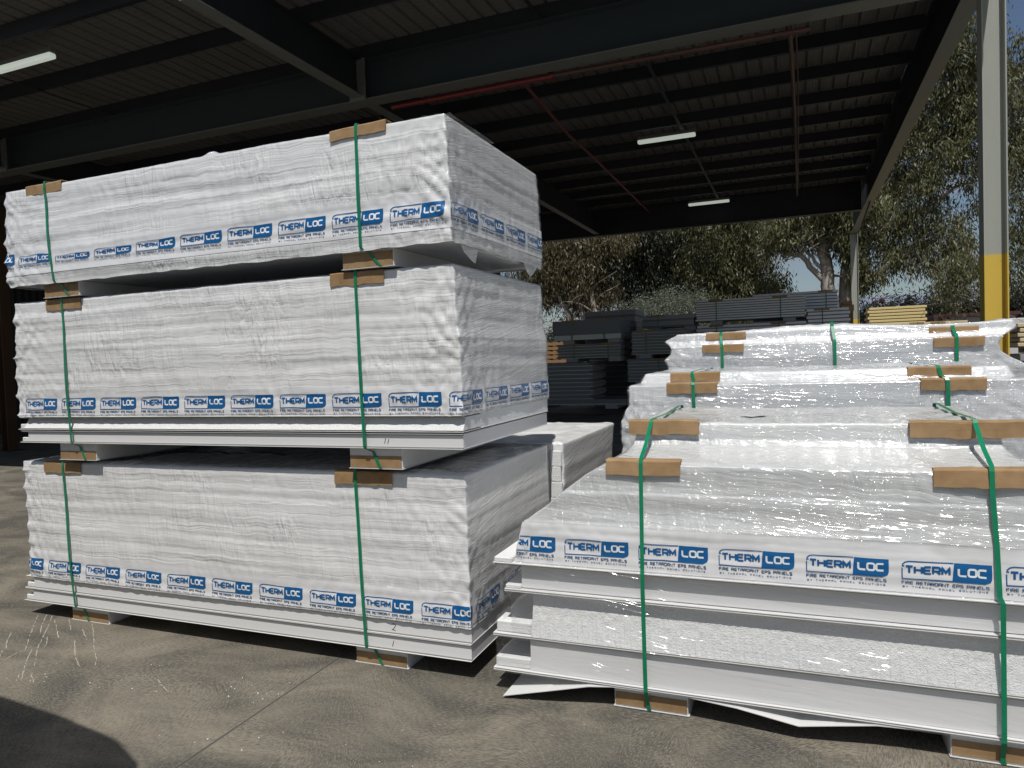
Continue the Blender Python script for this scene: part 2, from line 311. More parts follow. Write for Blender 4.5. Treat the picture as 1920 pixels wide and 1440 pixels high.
def logo_template():
    o = []; sp = .585 * LW; r = .022
    o.append((*stroke([(.002, .60 * LH), (.002, .0015), (sp, .0015)], .0038, .012), 0, 0))
    o.append((*stroke([(.010, .73 * LH), (.003, .73 * LH), (.004, .82 * LH), (.012, .93 * LH), (.024, LH - .0015), (sp, LH - .0015)], .0038, .012), 0, 0))
    NU, NV = 12, 8; V = []; F = []
    for j in range(NV + 1):
        v = LH * j / NV; xr = LW - (r - math.sqrt(max(0, r * r - (r - v) ** 2)) if v < r else 0) ; xl = sp - .004 + .006 * j / NV
        V += [(xl + (xr - xl) * i / NU, v) for i in range(NU + 1)]
    F = [(j * (NU + 1) + i, j * (NU + 1) + i + 1, (j + 1) * (NU + 1) + i + 1, (j + 1) * (NU + 1) + i) for j in range(NV) for i in range(NU)]
    o.append((V, F, 0, 0))
    text(o, 'THERM', .0105, sp - .009, .30 * LH, .47 * LH, .0071, wf=.95, gap=.28, m=0)
    text(o, 'LOC', sp + .012, LW - .014, .30 * LH, .47 * LH, .0071, wf=.95, gap=.28, m=1, lift=.0006)
    text(o, 'FIRE RETARDANT EPS PANELS', .0, LW - .008, -.0195, .0125, .0024, m=2, maxl=.02)
    text(o, 'BY THERMAL PANEL SOLUTIONS', .003, LW - .012, -.0325, .0060, .0014, gap=.75, m=2, maxl=.02)
    V = []; F = []; Mi = []; Lf = []
    for vv, ff, m, lf in o:
        k = len(V); V += [tuple(p) for p in vv]; F += [tuple(i + k for i in f) for f in ff]; Mi += [m] * len(ff); Lf += [lf] * len(vv)
    return np.array(V), np.array(F), np.array(Mi), np.array(Lf)
LOGO = logo_template()

# ------------------------------------------------------------ wrapped pack of panels
class Wrap:
    """film surface round a pack: profile rows (z, xl, xr, yf, yb); side 0 left, 1 front, 2 right, 3 back"""
    def __init__(s, prof, seed, amp=1.0, scallop=.022, scalR=.006, rip=.077, corner=1.0, big=0.0):
        s.p = np.array(prof, float); s.seed = seed; s.amp = amp; s.sc = scallop; s.sr = scalR; s.rip = rip; s.cor = corner; s.big = big
        d = np.linalg.norm(np.diff(s.p[:, [0, 3]], axis=0), axis=1); s.cum = np.concatenate([[0], np.cumsum(d)])
        s.zb, s.zt = s.p[0, 0], s.p[-1, 0]; s.XR = s.p[:, 2].max(); s.XL = s.p[:, 1].min(); s.YF = s.p[:, 3].min()
    def at(s, q):      # q = path length up the profile
        return [np.interp(q, s.cum, s.p[:, i]) for i in range(5)]
    def q_of_z(s, z): return np.interp(z, s.p[:, 0], s.cum)
    def disp(s, c, z, L, Wd):
        sd = s.seed; A = s.amp
        zz = z + .0045 * perl(c * 19, z * 6, sd) + .012 * perl(c * 1.3, z * 2, sd + 1)
        m1 = .5 + .5 * perl(c * 1.7, z * 2.2, sd + 2); m1 = np.clip(m1 * 1.4, 0, 1)
        d = .0034 * perl(c * .5, zz * 10, sd + 3) + .0017 * perl(c * .9, zz * 31, sd + 4) + .0009 * perl(c * .8, zz * 70, sd + 14) + .0007 * np.sin(2 * np.pi * zz / s.rip)
        fan = (c + L * .42) * .35 * np.clip(1 - (s.zt - z) / .9, 0, 1)
        d += .0026 * perl((c + fan * 0) * 21 + 2.2 * perl(c * 2.5, z * 3, sd), z * 4.5, sd + 5) * m1
        dr = np.minimum(np.abs(c), np.abs(c + L)); cw = np.exp(-dr / .22) * s.cor
        d += .010 * cw * (np.abs(perl(c * 12 + z * 11, z * 5 - c * 4, sd + 6)) - .22) + .0035 * cw * perl(c * 24 - z * 18, z * 5 + c * 4, sd + 7)
        if s.big: d += s.big * (np.abs(perl(c * 2.2 + z * 3, z * 5 - c, sd + 8)) - .2)
        d *= A * (.35 + .65 * np.clip((s.zt - z) / .09, 0, 1))
        # the film is sucked in between the panel tips at both ends
        ph = (z + .012 * perl(z * 9, 0, sd)) / (s.rip * 1.5); fr = ph - np.floor(ph); bite = np.sqrt(np.clip(4 * fr * (1 - fr), 0, 1)) * (.6 + .6 * np.abs(perl(z * 6, 3.3, sd + 9)))
        wl = np.where(c < -L, 1.0, np.exp(-np.clip(c + L, 0, 9) / .05)); wr = np.where(c > 0, np.exp(-np.clip(c, 0, 9) / .05), np.exp(np.clip(c, -9, 0) / .03))
        return d - s.sc * bite * wl - s.sr * bite * wr
    def pos(s, side, t, q, off=0.0):
        """t metres along the side from its first corner (broadcastable arrays)"""
        t, q = np.broadcast_arrays(np.asarray(t, float), np.asarray(q, float))
        z, xl, xr, yf, yb = s.at(q); L = s.XR - s.XL; Wd = s.p[0, 4] - s.p[0, 3]
        if side == 1: x = t + 0 * z; y = yf; c = t - s.XR; nx = 0 * z; ny = -1 + 0 * z; a = xr - t; e = t - xl; nx = np.where(a < .02, .7, np.where(e < .02, -.7, 0)); ny = np.where((a < .02) | (e < .02), -.7, -1)
        elif side == 2: x = xr; y = t + 0 * z; c = t - s.YF; a = t - yf; nx = np.where(a < .02, .7, 1.); ny = np.where(a < .02, -.7, 0)
        elif side == 0: x = xl; y = t + 0 * z; c = -L - (t - s.YF); a = t - yf; nx = np.where(a < .02, -.7, -1.); ny = np.where(a < .02, -.7, 0)
        else: x = t + 0 * z; y = yb; c = Wd + (s.XR - t); nx = 0 * z; ny = 1 + 0 * z
        d = s.disp(c, z, L, Wd)
        # ledges: push upwards instead of outwards
        return np.stack([x + nx * (d + off), y + ny * (d + off), z + 0 * d], -1)
    def rows(s, step):
        n = max(2, int(s.cum[-1] / step)); q = np.linspace(0, s.cum[-1], n); return np.unique(np.concatenate([q, s.cum]))
    def build(s, parent, mats, step=.009, stepb=.05, topamp=.006, name='film_wrap', topfn=None, wavy=0.0, topmat=None):
        q = s.rows(step); z, xl, xr, yf, yb = s.at(q); e = .005; R = len(q)
        nl = int((yb[0] - yf[0]) / (step * 2)); nf = int((s.XR - s.XL) / step); nb = int((s.XR - s.XL) / stepb)
        tl = np.linspace(1, 0, nl)[None, :]; tf = np.linspace(0, 1, nf)[None, :]; tb = np.linspace(1, 0, nb)[None, :]
        Q = q[:, None]; Z, XL, XR_, YF, YB = [a[:, None] for a in (z, xl, xr, yf, yb)]
        P0 = s.pos(0, YF + e + (YB - YF - 2 * e) * tl, Q); P1 = s.pos(1, XL + e + (XR_ - XL - 2 * e) * tf, Q)
        P2 = s.pos(2, YF + e + (YB - YF - 2 * e) * tl[:, ::-1], Q); P3 = s.pos(3, XL + e + (XR_ - XL - 2 * e) * tb, Q)
        G = np.concatenate([P0, P1, P2, P3], axis=1); N = G.shape[1]
        if wavy: G[0, :, 2] += wavy * perl(G[0, :, 0] * 9, G[0, :, 1] * 9, s.seed + 11)
        # roll over the top edge and close the top in shrinking rings
        cx0, cx1, cy0, cy1 = xl[-1], xr[-1], yf[-1], yb[-1]; half = (cy1 - cy0) / 2
        top = G[-1].copy(); rows = [G]; zt = z[-1]
        lip = 0
        for ins, dz in ((.002, .004), (.007, .009), (.018, .012), (.04, .013), (.07, .012), (.11, .01), (.17, .008), (.26, .006), (.4, .004), (half - .01, .002)):
            k = ins; x0, x1, y0, y1 = cx0 + k, cx1 - k, cy0 + k, cy1 - k
            X = np.clip(top[:, 0], min(x0, x1), max(x0, x1)); Y = np.clip(top[:, 1], min(y0, y1), max(y0, y1))
            w = min(1, ins / .05)
            zz = zt + dz + topamp * w * perl(X * 4, Y * 9, s.seed + 12) + topamp * .6 * w * perl(X * 17, Y * 6, s.seed + 13)
            if topfn is not None: zz = zz + topfn(X, Y) * min(1, ins / .03)
            rows.append(np.stack([X, Y, zz], -1)[None])
        A = np.concatenate(rows, 0); RR = A.shape[0]
        i, j = np.meshgrid(np.arange(RR - 1), np.arange(N), indexing='ij'); j2 = (j + 1) % N
        F = np.stack([i * N + j, i * N + j2, (i + 1) * N + j2, (i + 1) * N + j], -1).reshape(-1, 4)
        side = np.concatenate([np.zeros(nl), np.ones(nf), np.full(nl, 2), np.full(nb, 3)])
        mi = np.where((side == 1) | (side == 3), 0, 1)[None, :] * np.ones((RR - 1, 1))
        mi[R:, :] = 2 if topmat is not None else 0
        m = list(mats) + ([topmat] if topmat is not None else [])
        return mesh(name, A.reshape(-1, 3), F, m, parent, mi.reshape(-1), True)
    def band(s, parent, z0, z1, off=.0016, sides=(0, 1, 2)):
        B = MBN()
        nz = max(4, int((z1 - z0) / .009))
        Z = np.linspace(z0, z1, nz)
        for sd_ in sides:
            qz = s.q_of_z(Z); zz, xl, xr, yf, yb = s.at(qz); u = np.linspace(0, 1, int((s.XR - s.XL if sd_ == 1 else 1.2) / .009))[None]
            e = -.001
            if sd_ == 1: T = xl[:, None] + e + (xr - xl - 2 * e)[:, None] * u
            else:
                T = yf[:, None] + e + (yb - yf - 2 * e)[:, None] * u
                if sd_ == 0: T = T[:, ::-1]
            B.grid(s.pos(sd_, T, qz[:, None], off))
        return mesh('printed_band', B.V(), B.F(), 'band', parent, None, True)
    def overlay(s, parent, z0, z1, sides=(1,), off=.005, step=.014):
        B = MBN(); qs = s.rows(step); zz = s.at(qs)[0]; qs = qs[(zz >= z0) & (zz <= z1)]; zz, xl, xr, yf, yb = s.at(qs)
        for sd_ in sides:
            u = np.linspace(0, 1, int((s.XR - s.XL if sd_ == 1 else 1.2) / step))[None]
            if sd_ == 1: T = xl[:, None] + (xr - xl)[:, None] * u
            else:
                T = yf[:, None] + (yb - yf)[:, None] * u
                if sd_ == 0: T = T[:, ::-1]
            B.grid(s.pos(sd_, T, qs[:, None], off))
        return mesh('clear_film', B.V(), B.F(), 'clear_thin', parent, None, True)
    def logo(s, parent, side, t0, zfn, squash=None, off=.0034, clip=None):
        """t0: position of the logo's left edge along the reading direction; a logo that crosses the corner carries on round it"""
        V, F, Mi, Lf = LOGO; u = V[:, 0]; v = V[:, 1]
        if side == 1: X = t0 + u
        else: X = s.XR + (t0 - s.YF) + u            # unrolled coordinate, right of the corner
        z = zfn(X) + v * (squash if squash else 1.0) + (.0025 + .0035 * np.clip((s.XL + 2.0 - X) / 2, 0, 1) * (s.seed in (37, 11))) * perl(X * 9, v * 22, s.seed + 21)
        q = s.q_of_z(z); zz, xl, xr, yf, yb = s.at(q); onr = X > s.XR - .004
        P = s.pos(1, np.clip(X, s.XL + .0, s.XR), q, 0)
        o_ = off + Lf
        P1 = s.pos(1, np.clip(X, xl + .004, xr + .002), q, o_); P2 = s.pos(2, np.clip(s.YF + (X - s.XR), s.YF - .002, yb - .004), q, o_)
        PP = np.where(onr[:, None], P2, P1)
        keep = ~(np.all(X[F] < s.XL + .004, axis=1) | np.all(X[F] > s.XR + (yb[0] - s.YF) - .006, axis=1))
        F2 = F[keep]; M2 = Mi[keep]
        if len(F2) < 4: return None
        used = np.unique(F2); mp_ = -np.ones(len(V), int); mp_[used] = np.arange(len(used))
        return mesh('printed_logo', PP[used], mp_[F2], ['blue', 'wprint', 'navy'], parent, M2, True)
class MBN:
    def __init__(s): s.v = []; s.f = []; s.n = 0
    def grid(s, A):
        a, b_ = A.shape[:2]; i, j = np.meshgrid(np.arange(a - 1), np.arange(b_ - 1), indexing='ij')
        s.v.append(A.reshape(-1, 3)); s.f.append(np.stack([i * b_ + j, i * b_ + j + 1, (i + 1) * b_ + j + 1, (i + 1) * b_ + j], -1).reshape(-1, 4) + s.n); s.n += a * b_
    def V(s): return np.concatenate(s.v)
    def F(s): return np.concatenate(s.f)

def strap(parent, pts, w=.0155, th=.0012):
    """flat band through pts = (x, y, z); width runs along X"""
    P = [np.array(p, float) for p in pts]; V = []; n = len(P)
    for i in range(n):
        t = P[min(i + 1, n - 1)] - P[max(i - 1, 0)]; t = t / (np.linalg.norm(t) + 1e-9); nr = np.array([0, -t[2], t[1]]) if abs(t[1]) + abs(t[2]) > .1 else np.array([0, 0, 1.])
        nr = nr / np.linalg.norm(nr) * th / 2; wx = np.array([w / 2, 0, 0])
        V += [P[i] - wx + nr, P[i] + wx + nr, P[i] + wx - nr, P[i] - wx - nr]
    F = [(i * 4 + k, i * 4 + (k + 1) % 4, i * 4 + 4 + (k + 1) % 4, i * 4 + 4 + k) for i in range(n - 1) for k in range(4)] + [(3, 2, 1, 0), (4 * n - 4, 4 * n - 3, 4 * n - 2, 4 * n - 1)]
    return mesh('strap', V, F, 'strap', parent)
def protector(parent, x0, x1, yf, zt, drop=.062, back=.055, tilt=0.0, th=.0032, flare=0.0, seed=0):
    """folded cardboard edge board: one flap down the front, one on the top"""
    n = 14; V = []; F = []
    prof = [(-th, -drop), (-th, -drop * .5), (-th, -.004), (-th + .002, 0), (.004, th), (back * .5, th), (back, th), (back, .0004), (.004, .0004), (0, -.004), (0, -drop)]
    k = len(prof)
    for i in range(n + 1):
        u = i / n; x = x0 + (x1 - x0) * u
        for j, (dy, dz) in enumerate(prof):
            low = max(0., -dz / drop) if j < 3 or j > 8 else 0
            wob = .005 * float(perl(x * 11, seed * 3.1, 5)) - .004 * math.exp(-((u - .45) / .06) ** 2); ex = (.004 * float(perl(j * .7, i * .9 + seed, 8))) if i in (0, n) else 0
            V.append((x + ex, yf + dy - low * (flare + .004 * float(perl(x * 9, seed + .5, 6))), zt + dz + tilt * (u - .5) + wob * (1 if low else .3) + (.003 * float(perl(x * 40, seed, 9)) if low > .9 else 0)))
    for i in range(n):
        for j in range(k): F.append((i * k + j, i * k + (j + 1) % k, (i + 1) * k + (j + 1) % k, (i + 1) * k + j))
    F += [tuple(range(k - 1, -1, -1)), tuple(n * k + j for j in range(k))]
    return mesh('edge_protector', V, F, 'kraft', parent, None, False)
def foot(parent, x0, x1, yf, yb, z0, z1, kraft=(0, .7)):
    B = MB(); B.box(x0, x1, yf, yb, z0 + .003, z1, 0, .002)
    o = B.build('foam_foot', 'foam', parent)
    K = MB(); h = z1 - z0; K.box(x0 + .004, x1 - .004, yf - .003, yf - .0005, z0 + .006 + h * kraft[0], z0 + h * kraft[1], 0); K.build('kraft_facing', 'kraft', o)
    Q = MB(); Q.box(x0 - .004, x1 + .006, yf - .006, yb - .01, z0, z0 + .0028, 0); Q.build('base_board', 'slip', o)
    return o

def ink(parent, s, u0, v0, h, y, sw=.0035, wf=.6):
    o = []; text(o, s, 0, h * (wf * len(s) * .9) + sw, 0, h, sw, wf=wf, gap=.45, maxl=.05)
    V = []; F = []
    for vv, ff, m, lf in o:
        k = len(V); V += [(u0 + p[0] + .12 * p[1], y, v0 + p[1]) for p in vv]; F += [tuple(i + k for i in f) for f in ff]
    return mesh('handwritten_number', V, F, 'ink', parent)

def exposed_panel(parent, xl, xr, yf, yb, z0, z1, inset=.07, rec=.012, foamfront=False, step=.07):
    """sandwich panel: two thin steel skins with the foam or folded edge recessed between them"""
    B = MB(); t = .0018
    B.box(xl, xr, yf, yb, z0, z0 + t, 0); B.box(xl + .01, xr, yf + .002, yb, z1 - t, z1, 0)
    B.box(xl + .0015, xr - .0015, yf + rec * .55, yf + rec * .55 + .012, z0 + t, z0 + .008, 1); B.box(xl + .02, xr - .002, yf + rec * .55, yf + rec * .55 + .012, z1 - .0075, z1 - t, 1)
    if foamfront:
        n = 160; V = []; F = []
        for i in range(n + 1):
            x = xl + inset + (xr - .003 - xl - inset) * i / n
            j = .0025 * float(perl(x * 30, z0 * 50, 3)); V += [(x, yf + .004 + j, z0 + .008), (x, yf + .004 + foamfront * .5, (z0 + z1) / 2), (x, yf + .004 + foamfront, z1 - .008), (x, yf + .2, z1 - .008), (x, yf + .2, z0 + .008)]
        for i in range(n):
            for j in range(5): F.append((i * 5 + j, (i + 1) * 5 + j, (i + 1) * 5 + (j + 1) % 5, i * 5 + (j + 1) % 5))
        F += [(0, 1, 2, 3, 4), tuple(n * 5 + k for k in (4, 3, 2, 1, 0))]
        B.add(V, F, 2)
        B.box(xl + inset, xr - .003, yf + .2005, yb - .003, z0 + .0022, z1 - .0022, 2)
    else:
        B.box(xl + inset, xr - .003, yf + rec, yb - .003, z0 + t + .0002, z1 - t - .0002, 0, .002)
    B.box(xl + .006, xl + inset - .0005, yf + .012, yb - .01, z0 + t + .0002, z0 + (z1 - z0) * .42, 2, .003)
    return B.build('exposed_panel', ['skin', 'lip', 'foam'], parent)

# ------------------------------------------------------------ the three-high wrapped stack on the left
PITCH = .3255
G_STACK = 'wrapped panel packs stacked three high'
def vert_strap(p, x, yf, zt, zb, xb, footy, zfoot, yb, xt=None):
    xt = x if xt is None else xt
    pts = [(xt + .01, yb + .012, zb), (xt + .01, yb + .012, zt + .018), (xt + .005, yb - .03, zt + .021), (xt, (yf + yb) / 2, zt + .019), (xt, yf + .05, zt + .021), (x, yf - .004, zt + .016), (x + .000, yf - .0085, zt - .02)]
    n = 8
    for k in range(1, n + 1):
        f = k / n; pts.append((x + (xb[0] - x) * f + .002 * math.sin(f * 5 + x), yf - .0095 + .004 * math.sin(f * 7 + x * 3), zt - .02 + (zb + .004 - zt + .02) * f))
    pts += [(xb[0] + .004, yf - .003, zb - .006), (xb[0] + .03, footy - .006, zb - .025), (xb[1], footy - .0075, zfoot + .004), (xb[1] + .012, footy - .002, zfoot + .001), (xb[1] + .012, footy + .2, zfoot + .0035)]
    return strap(p, pts)
# --- bottom pack
p = thing('panel_pack', 'bottom wrapped pack of the three-high stack, numbered 1 and 2, standing on the concrete', 'panel pack', (-3.0, 3.5, 0), G_STACK)
wr = Wrap([(.250, -4.515, -1.443, 2.966, 4.14), (.27, -4.515, -1.443, 2.966, 4.14), (.968, -4.545, -1.447, 2.972, 4.15)], 11, 1.0, .024, .006)
w = wr.build(p, ['film', 'film_side'], topamp=.012, topfn=lambda X, Y: .012 * np.clip(perl(X * 3.5, 1.5, 40), 0, 1) * np.exp(-(Y - 2.97) / .1), topmat='film_gloss')
wr.overlay(w, .262, .96, (2,)); bd = wr.band(p, .262, .412)
for k in range(-9, 3):
    wr.logo(bd, 1, -1.703 + k * .3283, lambda X: .2895 + .0045 * np.clip(-(X + 1.7), 0, 3) - .012 * np.clip(X + 1.44, 0, 2) * -2, squash=1.0)
exposed_panel(p, -4.575, -1.447, 2.965, 4.14, .095, .1735, .07)
exposed_panel(p, -4.565, -1.445, 2.968, 4.14, .176, .2505, .07)
ink(p, '2', -1.885, .192, .036, 2.9795); ink(p, '1', -1.884, .112, .033, 2.9765)
foot(p, -4.187, -3.875, 3.0, 4.1, 0, .094, (0, .62)); foot(p, -2.112, -1.813, 3.0, 4.1, 0, .094, (0, .62))
protector(p, -4.318, -4.0, 2.966, .978, seed=1); protector(p, -2.172, -1.838, 2.966, .98, seed=2)
vert_strap(p, -4.147, 2.966, .972, .10, (-4.107, -4.04), 3.0, 0, 4.15); vert_strap(p, -2.046, 2.966, .976, .10, (-2.025, -1.955), 3.0, 0, 4.15)
# --- middle pack
p = thing('panel_pack', 'middle wrapped pack of the three-high stack, with 11 marked on its lowest panel', 'panel pack', (-3.0, 3.5, 1.005), G_STACK)
wr = Wrap([(1.262, -4.445, -1.412, 2.903, 4.10), (1.28, -4.445, -1.412, 2.903, 4.10), (1.62, -4.46, -1.410, 2.902, 4.10), (1.70, -4.43, -1.425, 2.902, 4.09), (1.945, -4.43, -1.43, 2.905, 4.085)], 23, 1.15, .026, .009, corner=1.3, big=.003)
w = wr.build(p, ['film', 'film_side'], topamp=.007, topmat='film_gloss')
wr.overlay(w, 1.262, 1.94, (2,)); bd = wr.band(p, 1.272, 1.40)
for k in range(-9, 5): wr.logo(bd, 1, -1.478 + k * .3205, lambda X: 1.305 + 0 * X)
exposed_panel(p, -4.43, -1.418, 2.902, 4.09, 1.107, 1.178, .06)
exposed_panel(p, -4.44, -1.412, 2.902, 4.09, 1.186, 1.262, .05, foamfront=.035)
ink(p, '1', -1.842, 1.127, .03, 2.9135); ink(p, '1', -1.824, 1.126, .027, 2.9135)
foot(p, -4.118, -3.815, 2.932, 4.06, 1.003, 1.106, (0, .52)); foot(p, -2.052, -1.756, 2.932, 4.06, 1.003, 1.106, (0, .62))
protector(p, -4.125, -3.832, 2.9, 1.955, seed=3); protector(p, -2.10, -1.797, 2.9, 1.955, seed=4)
vert_strap(p, -3.984, 2.902, 1.955, 1.112, (-3.972, -3.90), 2.932, 1.003, 4.10); vert_strap(p, -1.952, 2.902, 1.955, 1.112, (-1.942, -1.875), 2.932, 1.003, 4.10)
# --- top pack
p = thing('panel_pack', 'topmost wrapped pack of the three-high stack, its film hanging over its lower edge', 'panel pack', (-3.0, 3.5, 1.98), G_STACK)
wr = Wrap([(2.045, -4.39, -1.416, 2.86, 4.06), (2.10, -4.41, -1.412, 2.855, 4.065), (2.40, -4.40, -1.418, 2.858, 4.06), (2.603, -4.385, -1.425, 2.860, 4.05)], 37, 1.15, .024, .008, corner=1.4, big=.004)
def toppeak(X, Y): return (.030 * np.exp(-((X + 2.79) / .035) ** 2) + .010 * np.exp(-((X + 2.9) / .2) ** 2) + .012 * np.exp(-((X + 2.4) / .3) ** 2)) * np.exp(-(Y - 2.86) / .12)
w = wr.build(p, ['film', 'film_side'], topamp=.008, topfn=toppeak, topmat='film_gloss', wavy=.006)
wr.overlay(w, 2.05, 2.60, (2,)); bd = wr.band(p, 2.108, 2.272)
sq = {-8: .75, -7: .48, -6: .62, -5: .78, -4: .88, -3: .95}
for k in range(-9, 5): wr.logo(bd, 1, -1.722 + k * .3195, lambda X: 2.159 + .0045 * np.clip(-(X + 1.9), 0, 1.6) + .006 * np.clip(-(X + 3.5), 0, 2), squash=sq.get(k, 1.0))
B = MB(); B.box(-4.36, -1.45, 2.875, 4.03, 2.052, 2.12, 0, .003); B.build('lowest_panel', 'skin', p)
foot(p, -4.108, -3.82, 2.885, 4.02, 1.965, 2.051, (0, 1.02)); foot(p, -2.013, -1.73, 2.885, 4.02, 1.965, 2.051, (0, .86))
for pts in ([(-1.42, 2.93, 2.07), (-1.415, 2.99, 2.012), (-1.425, 3.08, 1.988), (-1.43, 3.14, 1.978), (-1.418, 3.165, 2.075)], [(-1.42, 3.74, 2.075), (-1.415, 3.82, 2.0), (-1.43, 3.90, 1.985), (-1.425, 3.93, 2.0), (-1.42, 4.05, 2.08)]):
    B = MB(); n = len(pts); V = [tuple(q) for q in pts] + [(q[0] - .0012, q[1], q[2]) for q in pts]
    B.add(V, [tuple(range(n)), tuple(range(2 * n - 1, n - 1, -1))] + [(i, i + n, (i + 1) % n + n, (i + 1) % n) for i in range(n)]); B.build('loose_film_flap', 'film_side', w)
protector(p, -4.178, -3.878, 2.857, 2.62, seed=5, tilt=.004, drop=.055); protector(p, -2.034, -1.728, 2.857, 2.624, seed=6, tilt=.012, drop=.05, flare=.003)
vert_strap(p, -4.014, 2.858, 2.616, 2.06, (-3.985, -3.90), 2.885, 1.966, 4.06); vert_strap(p, -1.886, 2.858, 2.618, 2.06, (-1.888, -1.80), 2.885, 1.966, 4.06)
# clear film bunched up on top of it
V = []; F = []; n = 16
for i in range(n + 1):
    for j in range(7):
        x = -1.68 + .26 * i / n; y = 2.9 + .5 * j / 6; V.append((x, y, 2.622 + .035 * math.sin(math.pi * i / n) * math.sin(math.pi * (j + .5) / 7) + .006 * float(perl(x * 30, y * 20, 3))))
for i in range(n):
    for j in range(6): F.append((i * 7 + j, i * 7 + j + 1, (i + 1) * 7 + j + 1, (i + 1) * 7 + j))
mesh('bunched_clear_film', V, F, 'clear', w, None, True)
# --- pack standing behind that stack
p = thing('panel_pack', 'wrapped pack on the ground directly behind the three-high stack, only its right end showing', 'panel pack', (-2.9, 4.9, 0))
wr = Wrap([(.10, -4.45, -1.40, 4.285, 5.5), (.5, -4.45, -1.395, 4.285, 5.52), (.8, -4.45, -1.385, 4.285, 5.58), (.953, -4.45, -1.39, 4.285, 5.66)], 51, .6, .02, .01, big=.004)
wr.build(p, ['film', 'film_side'], step=.016, topamp=.016, topmat='film')
B = MB()
for k, z in enumerate(np.arange(.12, .92, .1)): B.box(-1.475 + .004 * (k % 2), -1.402 + .006 * (k % 2), 4.262, 4.283, z, z + .0995, 0, .004)
B.build('foam_corner_lumps', 'foam', p)
foot(p, -4.2, -3.9, 4.32, 5.4, 0, .10); foot(p, -1.9, -1.6, 4.32, 5.4, 0, .10)

# ------------------------------------------------------------ the stepped packs on the right
p = thing('panel_pack', 'large stepped pack under clear film at the front right, its lower foam panels bare', 'panel pack', (0, 3.5, 0))
m_ = lambda xl: .03 - xl
pr = [(.600, -1.20, 2.921, 4.05), (.66, -1.18, 2.922, 4.05), (.79, -1.145, 2.926, 4.05), (.80, -1.125, 2.929, 4.05), (.86, -1.04, 2.936, 4.05), (.922, -.965, 2.940, 4.05), (.934, -.95, 2.945, 4.05), (1.0, -.86, 2.949, 4.05), (1.046, -.775, 2.954, 4.05), (1.060, -.745, 2.975, 4.05), (1.085, -.71, 3.11, 4.05), (1.105, -.70, 3.19, 4.05), (1.13, -.693, 3.205, 4.06), (1.19, -.690, 3.215, 4.06)]
wr = Wrap([(z, xl, m_(xl), yf, yb) for z, xl, yf, yb in pr], 63, 1.1, .006, .004, rip=.11, corner=.8, big=.005)
w = wr.build(p, ['film_crinkle', 'film_side'], step=.009, topamp=.012, topmat='film_crinkle')
wr.overlay(w, .79, 1.2, (0, 1, 2)); bd = wr.band(p, .606, .786)
for k in range(-1, 7): wr.logo(bd, 1, -.955 + k * PITCH * .996, lambda X: .657 + 0 * X)
# bare panels below
B = MB(); B.box(-1.292, 1.322, 2.908, 4.05, .596, .5995, 0); B.box(-1.29, -1.205, 2.915, 4.04, .6, .622, 2, .004); B.box(-1.285, 1.31, 2.914, 2.93, .590, .5955, 1)
B.box(-1.17, 1.2, 2.942, 4.04, .482, .5895, 0, .002); B.box(-1.245, -1.1705, 2.93, 4.03, .4785, .496, 2, .004); B.build('exposed_panel', ['skin', 'lip', 'foam'], p)
def lips(B, x0, z, yf=2.915):
    B.box(x0, .03 - x0, yf, 4.05, z, z + .002, 0); B.box(x0 + .006, .024 - x0, yf + .006, 4.04, z + .0022, z + .0072, 1); B.box(x0, .03 - x0, yf + .002, 4.05, z + .0074, z + .0094, 0)
B = MB(); lips(B, -1.245, .469); lips(B, -1.308, .262)
n = 420; V = []; F = []
for i in range(n + 1):
    x = -1.125 + 2.29 * i / n; j = .004 * float(perl(x * 45, 2, 3)) + .003 * float(perl(x * 120, 4, 3))
    for t_ in range(9):
        f = t_ / 8; V.append((x + (.012 * f if i == 0 else 0), 2.921 + j * (1 - f) ** 2 + .036 * f + .0022 * float(perl(x * 60, f * 9, 9)), .2725 + .194 * f))
for i in range(n):
    for t_ in range(8): F.append((i * 9 + t_, (i + 1) * 9 + t_, (i + 1) * 9 + t_ + 1, i * 9 + t_ + 1))
B.add(V, F, 2); B.box(-1.11, 1.16, 2.958, 4.03, .2725, .4665, 2)
V = [(-1.125, 2.93, .2725), (-1.110, 2.957, .4665), (-1.110, 2.957, .2725)]; B.add(V, [(0, 1, 2)], 2)
B.box(-1.298, -1.1265, 2.935, 4.0, .2725, .325, 2, .006)
B.build('foam_edged_panel', ['skin', 'lip', 'foam'], p)
B = MB(); lips(B, -1.312, .1015); B.box(-1.135, 1.18, 2.932, 4.03, .1115, .2535, 0, .002); B.box(-1.307, -1.1355, 2.936, 4.0, .1115, .158, 2, .005); B.box(-1.30, 1.32, 2.92, 4.04, .2545, .2612, 1)
B.build('exposed_panel', ['skin', 'lip', 'foam'], p)
